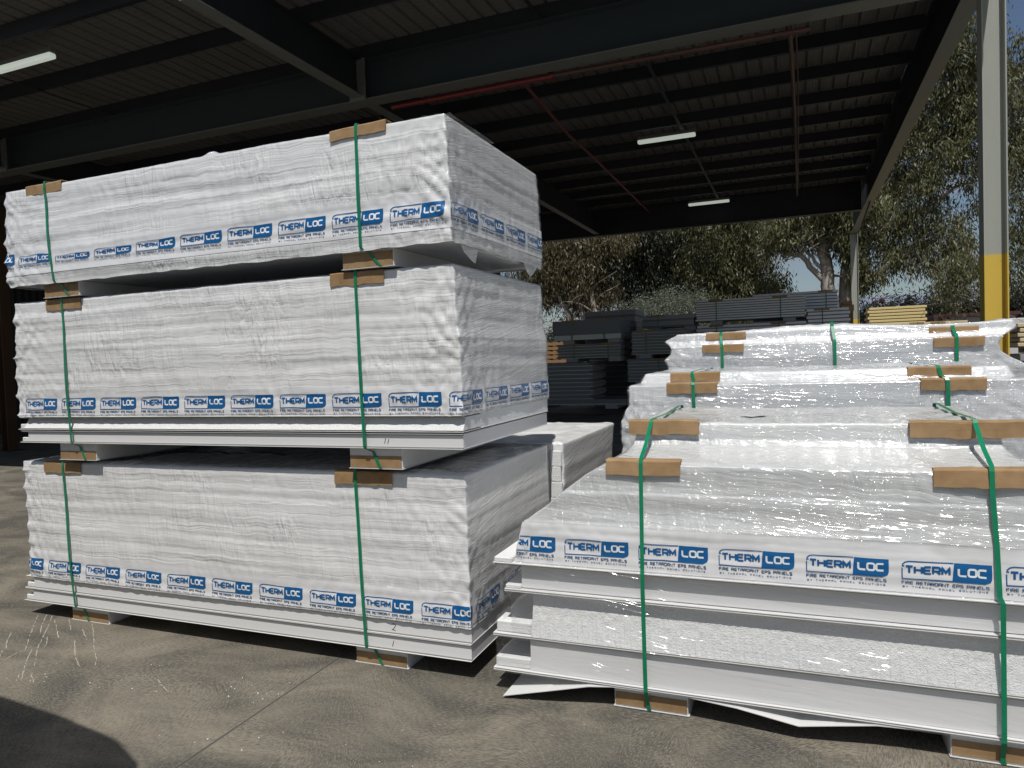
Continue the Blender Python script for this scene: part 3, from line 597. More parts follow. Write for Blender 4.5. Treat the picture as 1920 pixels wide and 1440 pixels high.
# clear film pulled over the bare panels
V = []; F = []; nx, nz = 130, 26
for i in range(nx + 1):
    x = -1.235 + 2.5 * i / nx
    for j in range(nz + 1):
        z = .098 + .505 * j / nz; edge = min(abs(z - .105), abs(z - .268), abs(z - .475), abs(z - .6)); y = 2.905 + .016 * min(1, edge / .07) + .004 * float(perl(x * 2, z * 30, 4))
        xx = x + (.06 * math.exp(-((z - .38) / .05) ** 2) if i == 0 else 0) - (.06 if z < .3 and i == 0 else 0); V.append((xx, y, z))
for i in range(nx):
    for j in range(nz): F.append((i * (nz + 1) + j, (i + 1) * (nz + 1) + j, (i + 1) * (nz + 1) + j + 1, i * (nz + 1) + j + 1))
mesh('clear_film', V, F, 'clear', p, None, True)
V = []; F = []; ny, nz = 20, 20            # the clear film round its left end
for i in range(ny + 1):
    y = 2.93 + 1.1 * i / ny
    for j in range(nz + 1):
        z = .10 + .50 * j / nz; e = min(abs(z - .105), abs(z - .268), abs(z - .475), abs(z - .6)); V.append((-1.312 + .05 * min(1, e / .06) + .008 * float(perl(y * 5, z * 22, 4)), y, z))
for i in range(ny):
    for j in range(nz): F.append((i * (nz + 1) + j, (i + 1) * (nz + 1) + j, (i + 1) * (nz + 1) + j + 1, i * (nz + 1) + j + 1))
mesh('clear_film', V, F, 'clear', p, None, True)
foot(p, -.757, -.447, 2.945, 4.0, 0.004, .1, (.03, .68)); foot(p, .495, .80, 2.945, 4.0, 0.004, .1, (.03, .68))
protector(p, -.765, -.452, 2.945, 1.068, drop=.06, seed=7, flare=.006); protector(p, .452, .80, 2.945, 1.062, drop=.062, seed=8, flare=.008, tilt=.008)
protector(p, -.715, -.405, 3.188, 1.214, drop=.062, seed=9, back=.04); protector(p, .41, .80, 3.188, 1.21, drop=.064, seed=10, back=.04)
for x, xb in ((-.613, -.613), (.630, .652)):
    strap(p, [(x + .005, 4.08, 1.0), (x + .005, 4.08, 1.215), (x + .005, 4.02, 1.222), (x + .004, 3.6, 1.212), (x + .002, 3.25, 1.219), (x + .002, 3.19, 1.218), (x, 3.178, 1.205), (x, 3.06, 1.128), (x, 2.940, 1.077), (x, 2.932, 1.058), (x, 2.928, .99), (x + (xb - x) * .4, 2.915, .80), (x + (xb - x) * .6, 2.903, .62), (xb, 2.899, .598), (xb, 2.901, .47), (xb, 2.9, .265), (xb, 2.903, .10), (xb + .002, 2.935, .03), (xb + .006, 2.938, .006), (xb + .006, 3.1, .0068)], w=.0165)
# white board sagging out below it
V = []; F = []
bl_ = [(-1.245, 2.86, .014), (-1.05, 2.875, .055), (-.86, 2.90, .092), (-.76, 2.915, .0975), (-.45, 2.92, .0975), (-.25, 2.905, .088), (-.02, 2.885, .062), (.10, 2.895, .078), (.25, 2.91, .096), (.5, 2.93, .0985)]
for x, y, z in bl_: V += [(x, y, z), (x + .03, y + .5, min(.0985, z + .03)), (x + .03, y + .5, min(.0985, z + .03) - .003), (x, y, z - .003)]
n = len(bl_)
F = [(i * 4 + k, i * 4 + 4 + k, i * 4 + 4 + (k + 1) % 4, i * 4 + (k + 1) % 4) for i in range(n - 1) for k in range(4)] + [(0, 1, 2, 3), (4 * n - 1, 4 * n - 2, 4 * n - 3, 4 * n - 4)]
mesh('sagging_board', V, F, 'slip', p)

p = thing('panel_pack', 'glossy white wrapped pack right behind the large stepped pack, with paired cardboard edge boards', 'panel pack', (.2, 4.8, 0))
wr = Wrap([(.10, -1.0, 1.10, 4.262, 5.42), (.9, -1.01, 1.10, 4.258, 5.42), (1.11, -1.0, 1.12, 4.245, 5.42), (1.20, -.955, 1.09, 4.25, 5.42), (1.318, -.950, 1.085, 4.255, 5.42), (1.326, -.94, 1.08, 4.27, 5.42), (1.336, -.90, 1.04, 4.36, 5.42), (1.378, -.88, 1.02, 4.38, 5.42)], 77, 1.1, .012, .012, rip=.12, corner=1.6, big=.003)
w = wr.build(p, ['film_gloss', 'film_side'], step=.013, topamp=.01, topmat='film_gloss'); wr.overlay(w, .6, 1.38, (1,))
protector(p, -.72, -.43, 4.243, 1.334, drop=.06, back=.09, seed=11); protector(p, .60, .895, 4.243, 1.330, drop=.058, back=.09, seed=12)
protector(p, -.715, -.425, 4.362, 1.391, drop=.052, back=.05, seed=13); protector(p, .555, .85, 4.362, 1.391, drop=.055, back=.05, seed=14)
for x in (-.585, .70): strap(p, [(x, 5.43, .9), (x, 5.43, 1.395), (x, 4.9, 1.402), (x, 4.42, 1.3985), (x, 4.366, 1.397), (x, 4.354, 1.386), (x + .01, 4.35, 1.345), (x + .015, 4.24, 1.338), (x + .02, 4.232, 1.325), (x + .022, 4.232, 1.25), (x + .025, 4.236, 1.1), (x + .025, 4.24, .12), (x + .025, 4.29, .004)], w=.018)
foot(p, -.75, -.45, 4.3, 5.4, 0, .10); foot(p, .55, .85, 4.3, 5.4, 0, .10)

p = thing('panel_pack', 'farthest glossy wrapped pack on the right with three green straps and a flaring film corner', 'panel pack', (.2, 6.1, 0))
wr = Wrap([(.10, -1.05, 1.35, 5.56, 6.72), (1.2, -1.0, 1.50, 5.55, 6.72), (1.34, -.93, 1.42, 5.545, 6.72), (1.40, -.925, 1.32, 5.55, 6.72), (1.455, -.955, 1.255, 5.55, 6.72), (1.50, -.91, 1.245, 5.55, 6.72), (1.553, -.895, 1.26, 5.552, 6.72), (1.562, -.91, 1.28, 5.575, 6.72), (1.60, -.955, 1.34, 5.60, 6.72), (1.615, -.935, 1.355, 5.605, 6.72), (1.645, -.87, 1.34, 5.61, 6.72)], 91, 1.1, .01, .01, rip=.13, corner=1.8, big=.003)
w = wr.build(p, ['film_gloss', 'film_side'], step=.015, topamp=.008, topmat='film_gloss', topfn=lambda X, Y: .03 * np.exp(-((X - .12) / .42) ** 2) - .028 * np.exp(-((X - .95) / .22) ** 2) + .012 * np.exp(-((X - 1.3) / .1) ** 2)); wr.overlay(w, 1.0, 1.645, (1,))
protector(p, -.663, -.365, 5.538, 1.562, drop=.058, seed=15); protector(p, .863, 1.157, 5.538, 1.552, drop=.06, seed=16)
protector(p, -.64, -.35, 5.595, 1.652, drop=.05, seed=17); protector(p, .845, 1.135, 5.595, 1.625, drop=.052, seed=18)
for x, t_ in ((-.53, 1.66), (.24, 1.695), (.985, 1.637)): strap(p, [(x, 6.73, 1.2), (x, 6.73, t_ + .004), (x, 6.1, t_ + .007), (x, 5.65, t_ + .004), (x, 5.587, t_ - .004), (x, 5.58, t_ - .03), (x + .01, 5.533, 1.57), (x + .012, 5.526, 1.55), (x + .012, 5.53, 1.36), (x + .012, 5.535, .15), (x + .012, 5.6, .004)], w=.02)
foot(p, -.8, -.5, 5.6, 6.6, 0, .10); foot(p, .75, 1.05, 5.6, 6.6, 0, .10)

# unseen pack added left of the camera, shaped to cast the lower left shadow
p = thing('panel_pack', 'unseen wrapped pack added left of the camera to cast the lower left shadow', 'panel pack', (-4.2, .5, 0))
wr = Wrap([(.10, -5.5, -2.08, -.15, .93), (1.9, -5.5, -2.08, -.15, .96), (2.15, -5.5, -2.13, -.15, .93), (2.35, -5.5, -2.35, -.15, .94), (2.5, -5.5, -2.7, -.15, .93), (2.56, -5.5, -3.2, -.15, .95)], 5, 1.0, .02, .02)
wr.build(p, ['film', 'film_side'], step=.03, topamp=.02)
foot(p, -5.2, -4.9, -.1, 1.0, 0, .1); foot(p, -2.6, -2.3, -.1, 1.0, 0, .1)

# ------------------------------------------------------------ ground and small things lying on it
V = [(x, y, 0) for y in (-60, -8, 0, 6, 14, 30, 80, 400) for x in (-300, -40, -10, 0, 10, 40, 300)]
F = [(j * 7 + i, j * 7 + i + 1, (j + 1) * 7 + i + 1, (j + 1) * 7 + i) for j in range(7) for i in range(6)]
tag(mesh('ground', V, F, 'ground', org=(0, 0, 0)), 'broom finished concrete yard slab with one straight joint', None, kind='structure')
SC = [[(-4.479, 2.98), (-4.301, 2.83), (-4.127, 2.685), (-3.985, 2.57)], [(-4.423, 2.997), (-4.275, 2.864), (-4.156, 2.773)], [(-4.373, 2.997), (-4.231, 2.877), (-4.05, 2.709), (-3.939, 2.606), (-3.741, 2.458), (-3.548, 2.303)], [(-4.29, 2.953), (-4.132, 2.855), (-3.975, 2.755)], [(-4.338, 2.723), (-4.231, 2.631), (-4.117, 2.552)], [(-3.952, 2.585), (-3.827, 2.471), (-3.719, 2.387), (-3.609, 2.293)], [(-4.211, 2.99), (-4.101, 2.916), (-4.022, 2.863)], [(-3.837, 2.75), (-3.645, 2.61), (-3.556, 2.555), (-3.477, 2.511)], [(-3.99, 2.975), (-3.815, 2.851), (-3.578, 2.673), (-3.471, 2.602), (-3.405, 2.543)], [(-3.978, 2.901), (-3.868, 2.835), (-3.784, 2.784)], [(-4.053, 2.743), (-3.953, 2.669), (-3.915, 2.624)], [(-3.952, 2.58), (-3.997, 2.534), (-3.956, 2.442)], [(-3.72, 2.368), (-3.631, 2.29)], [(-3.603, 2.349), (-3.525, 2.305)], [(-3.574, 2.395), (-3.494, 2.347)], [(-2.942, 2.521), (-2.851, 2.471), (-2.781, 2.439)], [(-4.103, 2.523), (-4.025, 2.462)]]
V = []; F = []
for l in SC:
    Q = []
    for a_, b_ in zip(l[:-1], l[1:]):
        for k in range(8): Q.append((a_[0] + (b_[0] - a_[0]) * k / 8 + .004 * float(perl(a_[0] * 40 + k, 1, 2)), a_[1] + (b_[1] - a_[1]) * k / 8 + .006 * float(perl(k * .7, a_[1] * 9, 2))))
    Q.append(l[-1])
    for i in range(len(Q) - 1):
        if random.random() < .16: continue
        a_, b_ = Q[i], Q[i + 1]; dx, dy = b_[0] - a_[0], b_[1] - a_[1]; L_ = math.hypot(dx, dy) + 1e-6; w_ = random.uniform(.0012, .0028); nx_, ny_ = -dy / L_ * w_, dx / L_ * w_; k = len(V)
        V += [(a_[0] + nx_, a_[1] + ny_, .0015), (a_[0] - nx_, a_[1] - ny_, .0015), (b_[0] - nx_, b_[1] - ny_, .0015), (b_[0] + nx_, b_[1] + ny_, .0015)]; F.append((k, k + 1, k + 2, k + 3))
tag(mesh('scratch_marks', V, F, 'scratch'), 'pale scratches scored in the concrete near the left end of the stack', 'scratches', kind='stuff')
CR = [(-2.527, 2.569), (-2.495, 2.559), (-2.544, 2.663), (-2.439, 2.61), (-2.353, 2.555), (-2.294, 2.519), (-2.311, 2.565), (-2.309, 2.476), (-2.255, 2.578), (-2.071, 2.145), (-2.072, 2.242), (-2.005, 2.309), (-2.465, 2.488), (-3.239, 2.388), (-3.147, 2.366), (-3.478, 2.325), (-2.981, 2.408), (-2.302, 2.13), (-2.266, 2.164), (-2.523, 2.534)]
B = MB()
for i in range(50):
    x, y = CR[i] if i < len(CR) else (random.uniform(-4.2, .6), random.uniform(1.9, 2.9))
    r_ = random.uniform(.002, .0042) if i < 20 else random.uniform(.001, .0022)
    V = [(x + r_ * random.uniform(.6, 1.2) * math.cos(a_), y + r_ * random.uniform(.6, 1.2) * math.sin(a_), .0005 + (r_ * .9 if k_ else 0)) for k_ in (0, 1) for a_ in (0, 1.5, 3.1, 4.6)]
    B.add(V, [(3, 2, 1, 0), (4, 5, 6, 7), (0, 1, 5, 4), (1, 2, 6, 5), (2, 3, 7, 6), (3, 0, 4, 7)])
tag(B.build('foam_crumbs', 'wprint'), 'tiny white foam crumbs scattered on the concrete', 'foam crumbs', kind='stuff')

# ------------------------------------------------------------ the shed roof overhead
sh = thing('warehouse_shed', 'open sided steel shed with a corrugated roof, dark purlins and a yellow based column', 'shed', (-7, 12, 0))
RY0, RY1, RX0, RX1, RZ = 5.2, 20.45, -19.5, 1.72, 5.70
xs = [RX0]; zs = [RZ]
x = RX0
while x < RX1 - .2:
    for dx, dz in ((.012, .034), (.036, .034), (.048, 0), (.075, 0), (.080, .004), (.088, .004), (.093, 0), (.12, 0), (.125, .004), (.133, .004), (.138, 0), (.165, 0), (.170, .004), (.178, .004), (.183, 0), (.205, 0)): xs.append(x + dx); zs.append(RZ + dz)
    x += .205
V = [(a_, y, z) for y in (RY0, RY1) for a_, z in zip(xs, zs)]; n = len(xs)
V += [(a_, y, z + .004) for y in (RY0, RY1) for a_, z in zip(xs, zs)]
F = [(i, i + 1, n + i + 1, n + i) for i in range(n - 1)] + [(2 * n + i, 3 * n + i, 3 * n + i + 1, 2 * n + i + 1) for i in range(n - 1)]
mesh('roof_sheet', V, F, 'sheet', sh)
def csec(B, y, x0, x1, z0, z1):      # lipped channel running along X
    B.box(x0, x1, y, y + .004, z0, z1); B.box(x0, x1, y + .0041, y + .065, z0, z0 + .004); B.box(x0, x1, y + .0041, y + .065, z1 - .004, z1); B.box(x0, x1, y + .0615, y + .065, z0 + .0042, z0 + .02)
for y in [10.5 + 1.18 * (k - 4) for k in range(12)]:
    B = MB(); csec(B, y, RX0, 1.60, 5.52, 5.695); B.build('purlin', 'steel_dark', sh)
def ibeam_x(y, x0, x1, zb, zt, w, m, name):
    B = MB(); B.box(x0, x1, y - w / 2, y + w / 2, zb, zb + .014, 1); B.box(x0, x1, y - .005, y + .005, zb + .0141, zt - .0141, 0); B.box(x0, x1, y - w / 2, y + w / 2, zt - .014, zt, 0); return B.build(name, m, sh)
def ibeam_y(x, y0, y1, zb, zt, w, m, name):
    B = MB(); B.box(x - w / 2, x + w / 2, y0, y1, zb, zb + .014, 1); B.box(x - .005, x + .005, y0, y1, zb + .0141, zt - .0141, 0); B.box(x - w / 2, x + w / 2, y0, y1, zt - .014, zt, 0); return B.build(name, m, sh)
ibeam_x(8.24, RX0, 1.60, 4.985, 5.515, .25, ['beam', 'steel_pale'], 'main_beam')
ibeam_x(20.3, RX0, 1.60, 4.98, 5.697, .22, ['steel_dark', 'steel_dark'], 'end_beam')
for x, nm in ((-5.3, 'rafter'), (-12.4, 'rafter')):
    B = MB(); B.box(x - .12, x + .12, 8.085, 8.1095, 4.97, 5.52)
    for bz in (5.03, 5.15, 5.27, 5.39):
        for bx in (-.095, .095): B.tube([(x + bx, 8.084, bz), (x + bx, 8.064, bz)], .014, 6)
    B.build('end_plate', 'steel_pale', sh)
    ibeam_y(x, 5.25, 8.084, 5.02, 5.515, .17, ['steel_dark', 'steel_pale'], nm); ibeam_y(x, 8.40, 20.17, 5.02, 5.515, .15, ['steel_dark', 'steel_pale'], nm)
ibeam_y(1.71, 5.2, 24.6, 4.99, 5.697, .19, ['steel_dark', 'steel_pale'], 'edge_beam')
for x in (-1.85, -8.9):
    B = MB(); B.box(x, x + .05, 8.45, 20.1, 5.50, 5.505); B.box(x, x + .004, 8.45, 20.1, 5.506, 5.517); B.build('bridging_angle', 'beam', sh)
    B = MB(); B.box(x - .9, x - .85, 5.3, 8.1, 5.50, 5.505); B.box(x - .9, x - .896, 5.3, 8.1, 5.506, 5.517); B.build('bridging_angle', 'steel_dark', sh)
for (a_, b_) in (((-5.3, 8.6, 4.93), (-5.3, 9.3, 4.35)), ((-5.3, 15.2, 4.95), (-6.2, 15.2, 4.4)), ((1.71, 19.2, 5.0), (1.60, 20.2, 4.6))):
    B = MB(); B.tube([a_, b_], .02, 6); B.build('brace', 'steel_dark', sh)
def column(x, y, z1, name, m='column'):
    B = MB(); h = .20; B.box(x - .10, x - .088, y - h / 2, y + h / 2, .02, z1, 0); B.box(x + .088, x + .10, y - h / 2, y + h / 2, .02, z1, 0); B.box(x - .0879, x + .0879, y - .004, y + .004, .02, z1, 0); B.box(x - .16, x + .16, y - .16, y + .16, .001, .0195, 0)
    return B.build(name, m, sh)
column(1.80, 8.22, 4.985, 'column'); column(1.71, 24.45, 4.985, 'column')
for x, y in ((-14.8, 9.5), (-12.4, 20.3)): column(x, y, 4.92, 'column', 'post')
# walls that close the shed at the back left
def clad(x0, y0, x1, y1, name, label):
    L_ = math.hypot(x1 - x0, y1 - y0); n = int(L_ / .1); V = []; 
    ux, uy = (x1 - x0) / L_, (y1 - y0) / L_
    for i in range(n + 1):
        o_ = .03 if i % 2 else 0
        for z in (0, 5.3): V.append((x0 + ux * L_ * i / n - uy * o_, y0 + uy * L_ * i / n + ux * o_, z))
    for i in range(n + 1):
        o_ = (.03 if i % 2 else 0) + .05
        for z in (0, 5.3): V.append((x0 + ux * L_ * i / n - uy * o_, y0 + uy * L_ * i / n + ux * o_, z))
    k = 2 * (n + 1); F = [(2 * i, 2 * i + 2, 2 * i + 3, 2 * i + 1) for i in range(n)] + [(k + 2 * i, k + 2 * i + 1, k + 2 * i + 3, k + 2 * i + 2) for i in range(n)]
    tag(mesh(name, V, F, 'dark_wall'), label, 'wall')
clad(-19.6, 20.7, -8.6, 20.7, 'cladding_wall', 'dark ribbed wall closing the back of the shed behind the three-high stack')
clad(-19.6, 5.3, -19.6, 20.6, 'cladding_wall', 'dark ribbed side wall deep in the shed at the left')
# lights under the roof
for i, (x, y, l_) in enumerate(((-2.13, 13.25, 'white batten light under the roof, nearest of the two above the right hand packs'), (-2.07, 19.45, 'white batten light far back under the roof, low over the end beam'), (-8.9, 6.16, 'white batten light at the left edge of the roof'))):
    t = thing('batten_light', l_, 'light', (x, y, 5.4), 'batten lights under the roof')
    B = MB(); B.box(x - .53, x + .53, y - .035, y + .035, 5.455, 5.515, 0, .004); B.build('housing', 'steel_pale', t)
    B = MB(); B.box(x - .52, x + .52, y - .05, y + .05, 5.39, 5.454, 0, .015); B.build('diffuser', 'lamp', t)
# sprinkler pipes
B = MB(); t = thing('sprinkler_pipe', 'red and rust brown sprinkler pipes running under the roof beside the main beam', 'pipe', (-2.3, 8.5, 5.0))
B.tube([(-5.0, 8.46, 4.96), (-3.15, 8.44, 4.96), (-2.75, 8.44, 4.96)], .036, 10); B.tube([(-2.76, 8.44, 4.96), (-2.70, 8.44, 4.96)], .05, 10); B.build('header_pipe', 'red', t)
B = MB(); B.tube([(-2.70, 8.43, 4.96), (.20, 8.41, 4.93)], .028, 10); B.build('header_pipe', 'rust', t)
B = MB(); B.tube([(-3.12, 8.44, 4.97), (-3.45, 11.5, 5.2), (-3.62, 13.4, 5.40), (-3.7, 20.0, 5.42)], .022, 8); B.build('branch_pipe', 'red', t)
B = MB(); B.tube([(.0, 8.41, 4.95), (.03, 11.0, 5.25), (.06, 14, 5.4), (.09, 19.8, 5.42)], .026, 8); B.tube([(.06, 8.43, 4.98), (.09, 11, 5.28), (.12, 19.0, 5.45)], .010, 6); B.build('branch_pipe', 'rust', t)
for x in (-4.5, -3.9, -3.2, -2.4, -1.6, -.8, -.05):
    B = MB(); B.box(x, x + .03, 8.365, 8.50, 4.998, 5.003); B.build('pipe_hanger', 'rust', t)

# ------------------------------------------------------------ background stacks of panels under and beyond the roof
def plain_pack(label, x0, x1, y0, dep, z0, z1, n, mat, straps=(), group=None, feet=True, lap=.03, boards=True, smat='strap'):
    t = thing('panel_pack', label, 'panel pack', ((x0 + x1) / 2, y0 + dep / 2, z0), group)
    fh = .10 if feet else 0; h = (z1 - z0 - fh) / n
    B = MB()
    for k in range(n):
        a_ = z0 + fh + k * h; B.box(x0 + lap * (k % 2), x1 - lap * ((k + 1) % 2), y0, y0 + dep, a_ + h * .26, a_ + h - .002, 0, .006); B.box(x0 + .02, x1 - .02, y0 + .035, y0 + dep - .03, a_ + .0005, a_ + h * .26 - .0005, 1)
    B.build('panels', [mat, {'panel_yellow': 'kraft', 'panel_cream': 'kraft', 'panel_shade_tone': 'lip'}.get(mat, 'panel_shade_tone')], t)  # grooves of the grey packs get a darker colour as painted shade
    if feet:
        for fx in (.14, .80):
            B = MB(); q = x0 + (x1 - x0) * fx; B.box(q, q + .3, y0 + .05, y0 + dep - .05, z0, z0 + fh - .001, 0, .003); B.build('foam_foot', 'panel_mid' if mat != 'panel_yellow' else 'panel_cream', t)
    for q in straps:
        strap(t, [(q, y0 + dep + .006, z1), (q, y0 + .03, z1 + .008), (q, y0 - .008, z1 + .004), (q, y0 - .008, z0 + fh)], w=.022)
        if boards: protector(t, q - .19, q + .16, y0 - .004, z1 + .002, drop=.05, seed=q)
    return t
GS = 'unwrapped panel packs stored under the far part of the shed'
plain_pack('plain shade-toned pack at the top of the far left pile, under the trees', -5.85, -4.05, 17.5, 1.2, 1.83, 2.43, 1, 'panel_shade_tone', (-5.35, -4.5), GS)
plain_pack('dark ribbed pack right under the plain shade-toned pack', -5.75, -4.07, 17.5, 1.2, 1.36, 1.825, 5, 'panel_shade_tone', (-5.3, -4.4), GS)
plain_pack('dark pack with long ribs at eye level low in the far left pile', -6.6, -4.67, 17.0, 1.3, .44, 1.358, 9, 'panel_shade_tone', (), GS, feet=False, lap=.10)
plain_pack('thin shade-toned slab on a foam foot at the bottom of the far left pile', -6.6, -3.85, 17.0, 1.3, .20, .438, 1, 'panel_shade_tone', (), GS)
plain_pack('grey end of a pack with a cream block, seen over the plain shade-toned pack', -5.7, -4.2, 20.0, 1.2, 2.3, 2.79, 2, 'panel_mid', (), GS)
plain_pack('pack beneath the grey one at the far back, mostly hidden', -5.7, -4.2, 20.0, 1.2, 0, 2.298, 14, 'panel_shade_tone', (), GS)
plain_pack('two thick grey panels left of the wide ribbed grey pack', -3.84, -2.45, 19.0, 1.2, 2.10, 2.53, 2, 'panel_mid', (-3.4,), GS, boards=True)
plain_pack('dark ribbed pack below the two thick grey panels', -3.88, -2.50, 17.8, 1.2, 1.40, 2.11, 8, 'panel_shade_tone', (-3.5,), GS)
plain_pack('dark ribbed pack low in the middle of the shed', -4.0, -2.60, 17.8, 1.2, .72, 1.39, 7, 'panel_shade_tone', (-3.2,), GS)
plain_pack('lowest dark pack in the middle of the shed', -3.9, -2.50, 17.8, 1.2, 0, .71, 6, 'panel_shade_tone', (), GS)
plain_pack('support pack behind, under the two thick grey panels', -3.84, -2.45, 19.05, 1.2, 0, 2.09, 12, 'panel_shade_tone', (), GS)
plain_pack('wide ribbed grey pack on top, with two dark cardboard boards', -2.43, .23, 19.0, 1.2, 2.20, 2.85, 9, 'panel_grey', (-1.9, -.35), GS)
plain_pack('grey pack with few ribs just below the wide ribbed one', -2.42, .23, 19.0, 1.2, 1.40, 2.19, 8, 'panel_grey', (-1.9, -.4), GS)
plain_pack('grey pack at the foot of the wide grey pile', -2.42, .23, 19.0, 1.2, 0, 1.39, 10, 'panel_grey', (), GS)
plain_pack('highest pale grey pack, at the back with an orange block at its end', -1.12, 1.05, 20.6, 1.2, 2.45, 3.03, 6, 'panel_grey', (.75,), GS)
plain_pack('pale grey pack under the highest one', -1.12, 1.12, 20.6, 1.2, 0, 2.44, 15, 'panel_grey', (), GS)
plain_pack('grey pack with one board, just left of the far column', .25, 1.25, 19.5, 1.0, 1.95, 2.50, 5, 'panel_grey', (.62,), GS)
plain_pack('grey pack under the one beside the far column', .25, 1.22, 19.5, 1.0, 0, 1.94, 14, 'panel_grey', (), GS)
t = plain_pack('bright yellow ribbed pack in the sun beyond the shed', 2.18, 3.88, 26, 1.2, 2.15, 2.76, 6, 'panel_yellow', (), None, feet=False, lap=.05)
plain_pack('yellow pack hidden beneath the bright yellow one', 2.18, 3.88, 26, 1.2, 0, 2.14, 14, 'panel_yellow', (), None)
plain_pack('long cream pack in the sun in front of the yellow pack', 1.98, 4.22, 22, 1.2, 1.50, 2.11, 2, 'panel_cream', (3.05, 3.55), None, feet=False)
plain_pack('cream pack under the long cream one', 1.98, 4.22, 22, 1.2, 0, 1.49, 6, 'panel_cream', (), None)
plain_pack('cream ribbed pack at the right edge beyond the yellow based column', 3.39, 5.4, 14, 1.2, 1.30, 1.80, 5, 'panel_cream', (), None, feet=True)
plain_pack('pack below the cream one at the right edge', 3.39, 5.4, 14, 1.2, 0, 1.29, 8, 'panel_mid', (), None)
# pallet glimpsed past the stack
t = thing('wooden_pallet_pile', 'small pile of orange lit timber pallets glimpsed past the three-high stack', 'pallets', (-7.2, 23, 0))
b = NB('pallet_wood'); MT['wood'] = b.set((.30, .17, .08), .8)
for k in range(14):
    B = MB(); z = .145 * k; ox, oy = -1.98, 7.0
    for q in range(5): B.box(-6.4 + .27 * q + ox, -6.22 + .27 * q + ox, 15.6 + oy, 16.7 + oy, z + .11, z + .128)
    for q in (0, .49, .98): B.box(-6.4 + ox, -5.14 + ox, 15.6 + q + oy, 15.69 + q + oy, z + .02, z + .1095); 
    for q in range(5): B.box(-6.4 + .27 * q + ox, -6.30 + .27 * q + ox, 15.6 + oy, 16.7 + oy, z, z + .0195)
    B.build('pallet', 'wood', t)
# orange block on the highest pack and white things at the far right
t = MB().box(1.12, 1.42, 20.7, 21.6, 2.45, 2.62, 0, .01).box(1.14, 1.38, 20.7, 21.5, 2.625, 2.72, 0, .01).box(1.13, 1.4, 20.7, 21.6, 2.0, 2.445, 1, .01).box(1.13, 1.4, 20.7, 21.6, 0, 1.99, 1).build('timber_offcuts', ['wood', 'kraft_edge'])
tag(t, 'orange brown timber offcuts beside the far column at the end of the grey packs', 'timber')
# shed and fence far beyond
t = thing('distant_shed', 'long low dark shed with a blue grey roof far beyond the yellow pack', 'building', (14, 64, 0))
B = MB(); B.box(3.5, 30, 60, 70, 0, 4.1, 0); B.build('wall', 'dark_wall', t)
b = NB('blue_grey_roof'); MT['bgroof'] = b.set((.20, .23, .29), .6)
B = MB(); B.add([(3.0, 59.5, 4.05), (30.5, 59.5, 4.05), (30.5, 65, 5.5), (3.0, 65, 5.5), (30.5, 70.5, 4.05), (3, 70.5, 4.05), (3, 59.5, 4.12), (30.5, 59.5, 4.12), (30.5, 65, 5.57), (3, 65, 5.57)], [(0, 1, 7, 6), (6, 7, 8, 9), (3, 2, 1, 0), (3, 5, 4, 2)]); B.build('roof', 'bgroof', t)
t = thing('site_office', 'small white cabin with a maroon trim between the far yellow pack and the column', 'cabin', (8.2, 41, 0))
b = NB('white_cladding'); MT['wclad'] = b.set(b.mix(b.noise(b.pos(), 2, 4), (.5, .5, .48), (.62, .62, .6)), .6); b = NB('maroon_trim'); MT['maroon'] = b.set((.09, .03, .035), .6)
B = MB(); B.box(7.6, 9.6, 40, 43, 0, 2.75, 0); B.build('wall', 'wclad', t); B = MB(); B.box(6.2, 9.75, 39.7, 43.2, 2.76, 2.92, 0); B.build('roof', 'maroon', t)
for q in (6.3, 6.65, 7.0, 7.35): B = MB(); B.box(q, q + .16, 40.1, 40.2, 0, 2.755, 0); B.build('post', 'wclad', t)
t = MB().box(6.9, 9.6, 30, 30.3, 0, 2.32, 0, .02).build('white_fence', 'wclad'); tag(t, 'white boundary wall at the right edge behind the near column', 'wall')

# ------------------------------------------------------------ trees
def leaves(name, blobs, n, mat, parent, size=.19, droop=.8, clump=.33, per=95, seed=1, dens=None):
    g = np.random.default_rng(seed); vol = np.array([b_[3] * b_[3] * b_[4] for b_ in blobs]) ** .8; vol /= vol.sum(); P = []
    for b_, f in zip(blobs, vol):
        k = max(3, int(n * 3.0 * f / per)); d = g.normal(size=(k, 3)); d /= np.linalg.norm(d, axis=1)[:, None]; r = g.uniform(.12, 1.25, (k, 1)) ** .6
        c = np.array(b_[:3]) + d * r * np.array([b_[3], b_[3], b_[4]]); s_ = clump * g.uniform(.5, 1.25, (k, 1, 1))
        q = c[:, None, :] + g.normal(size=(k, per, 3)) * s_ * np.array([.62, .62, .85]) + np.array([0, 0, -.3]) * np.abs(g.normal(size=(k, per, 1))) * clump * 1.5
        P.append(q.reshape(-1, 3))
    P = np.concatenate(P); m = len(P)
    ax = g.normal(size=(m, 3)) * (1 - droop * .6); ax[:, 2] -= droop * 1.6; ax /= np.linalg.norm(ax, axis=1)[:, None]
    sd = np.cross(ax, g.normal(size=(m, 3))); sd /= np.linalg.norm(sd, axis=1)[:, None]
    L_ = size * g.uniform(.6, 1.3, (m, 1)); w_ = L_ * g.uniform(.09, .15, (m, 1))
    V = np.stack([P, P + ax * L_ * .45 + sd * w_, P + ax * L_, P + ax * L_ * .45 - sd * w_], 1).reshape(-1, 3)
    F = np.arange(4 * m).reshape(-1, 4)
    return mesh(name, V, F, mat, parent)
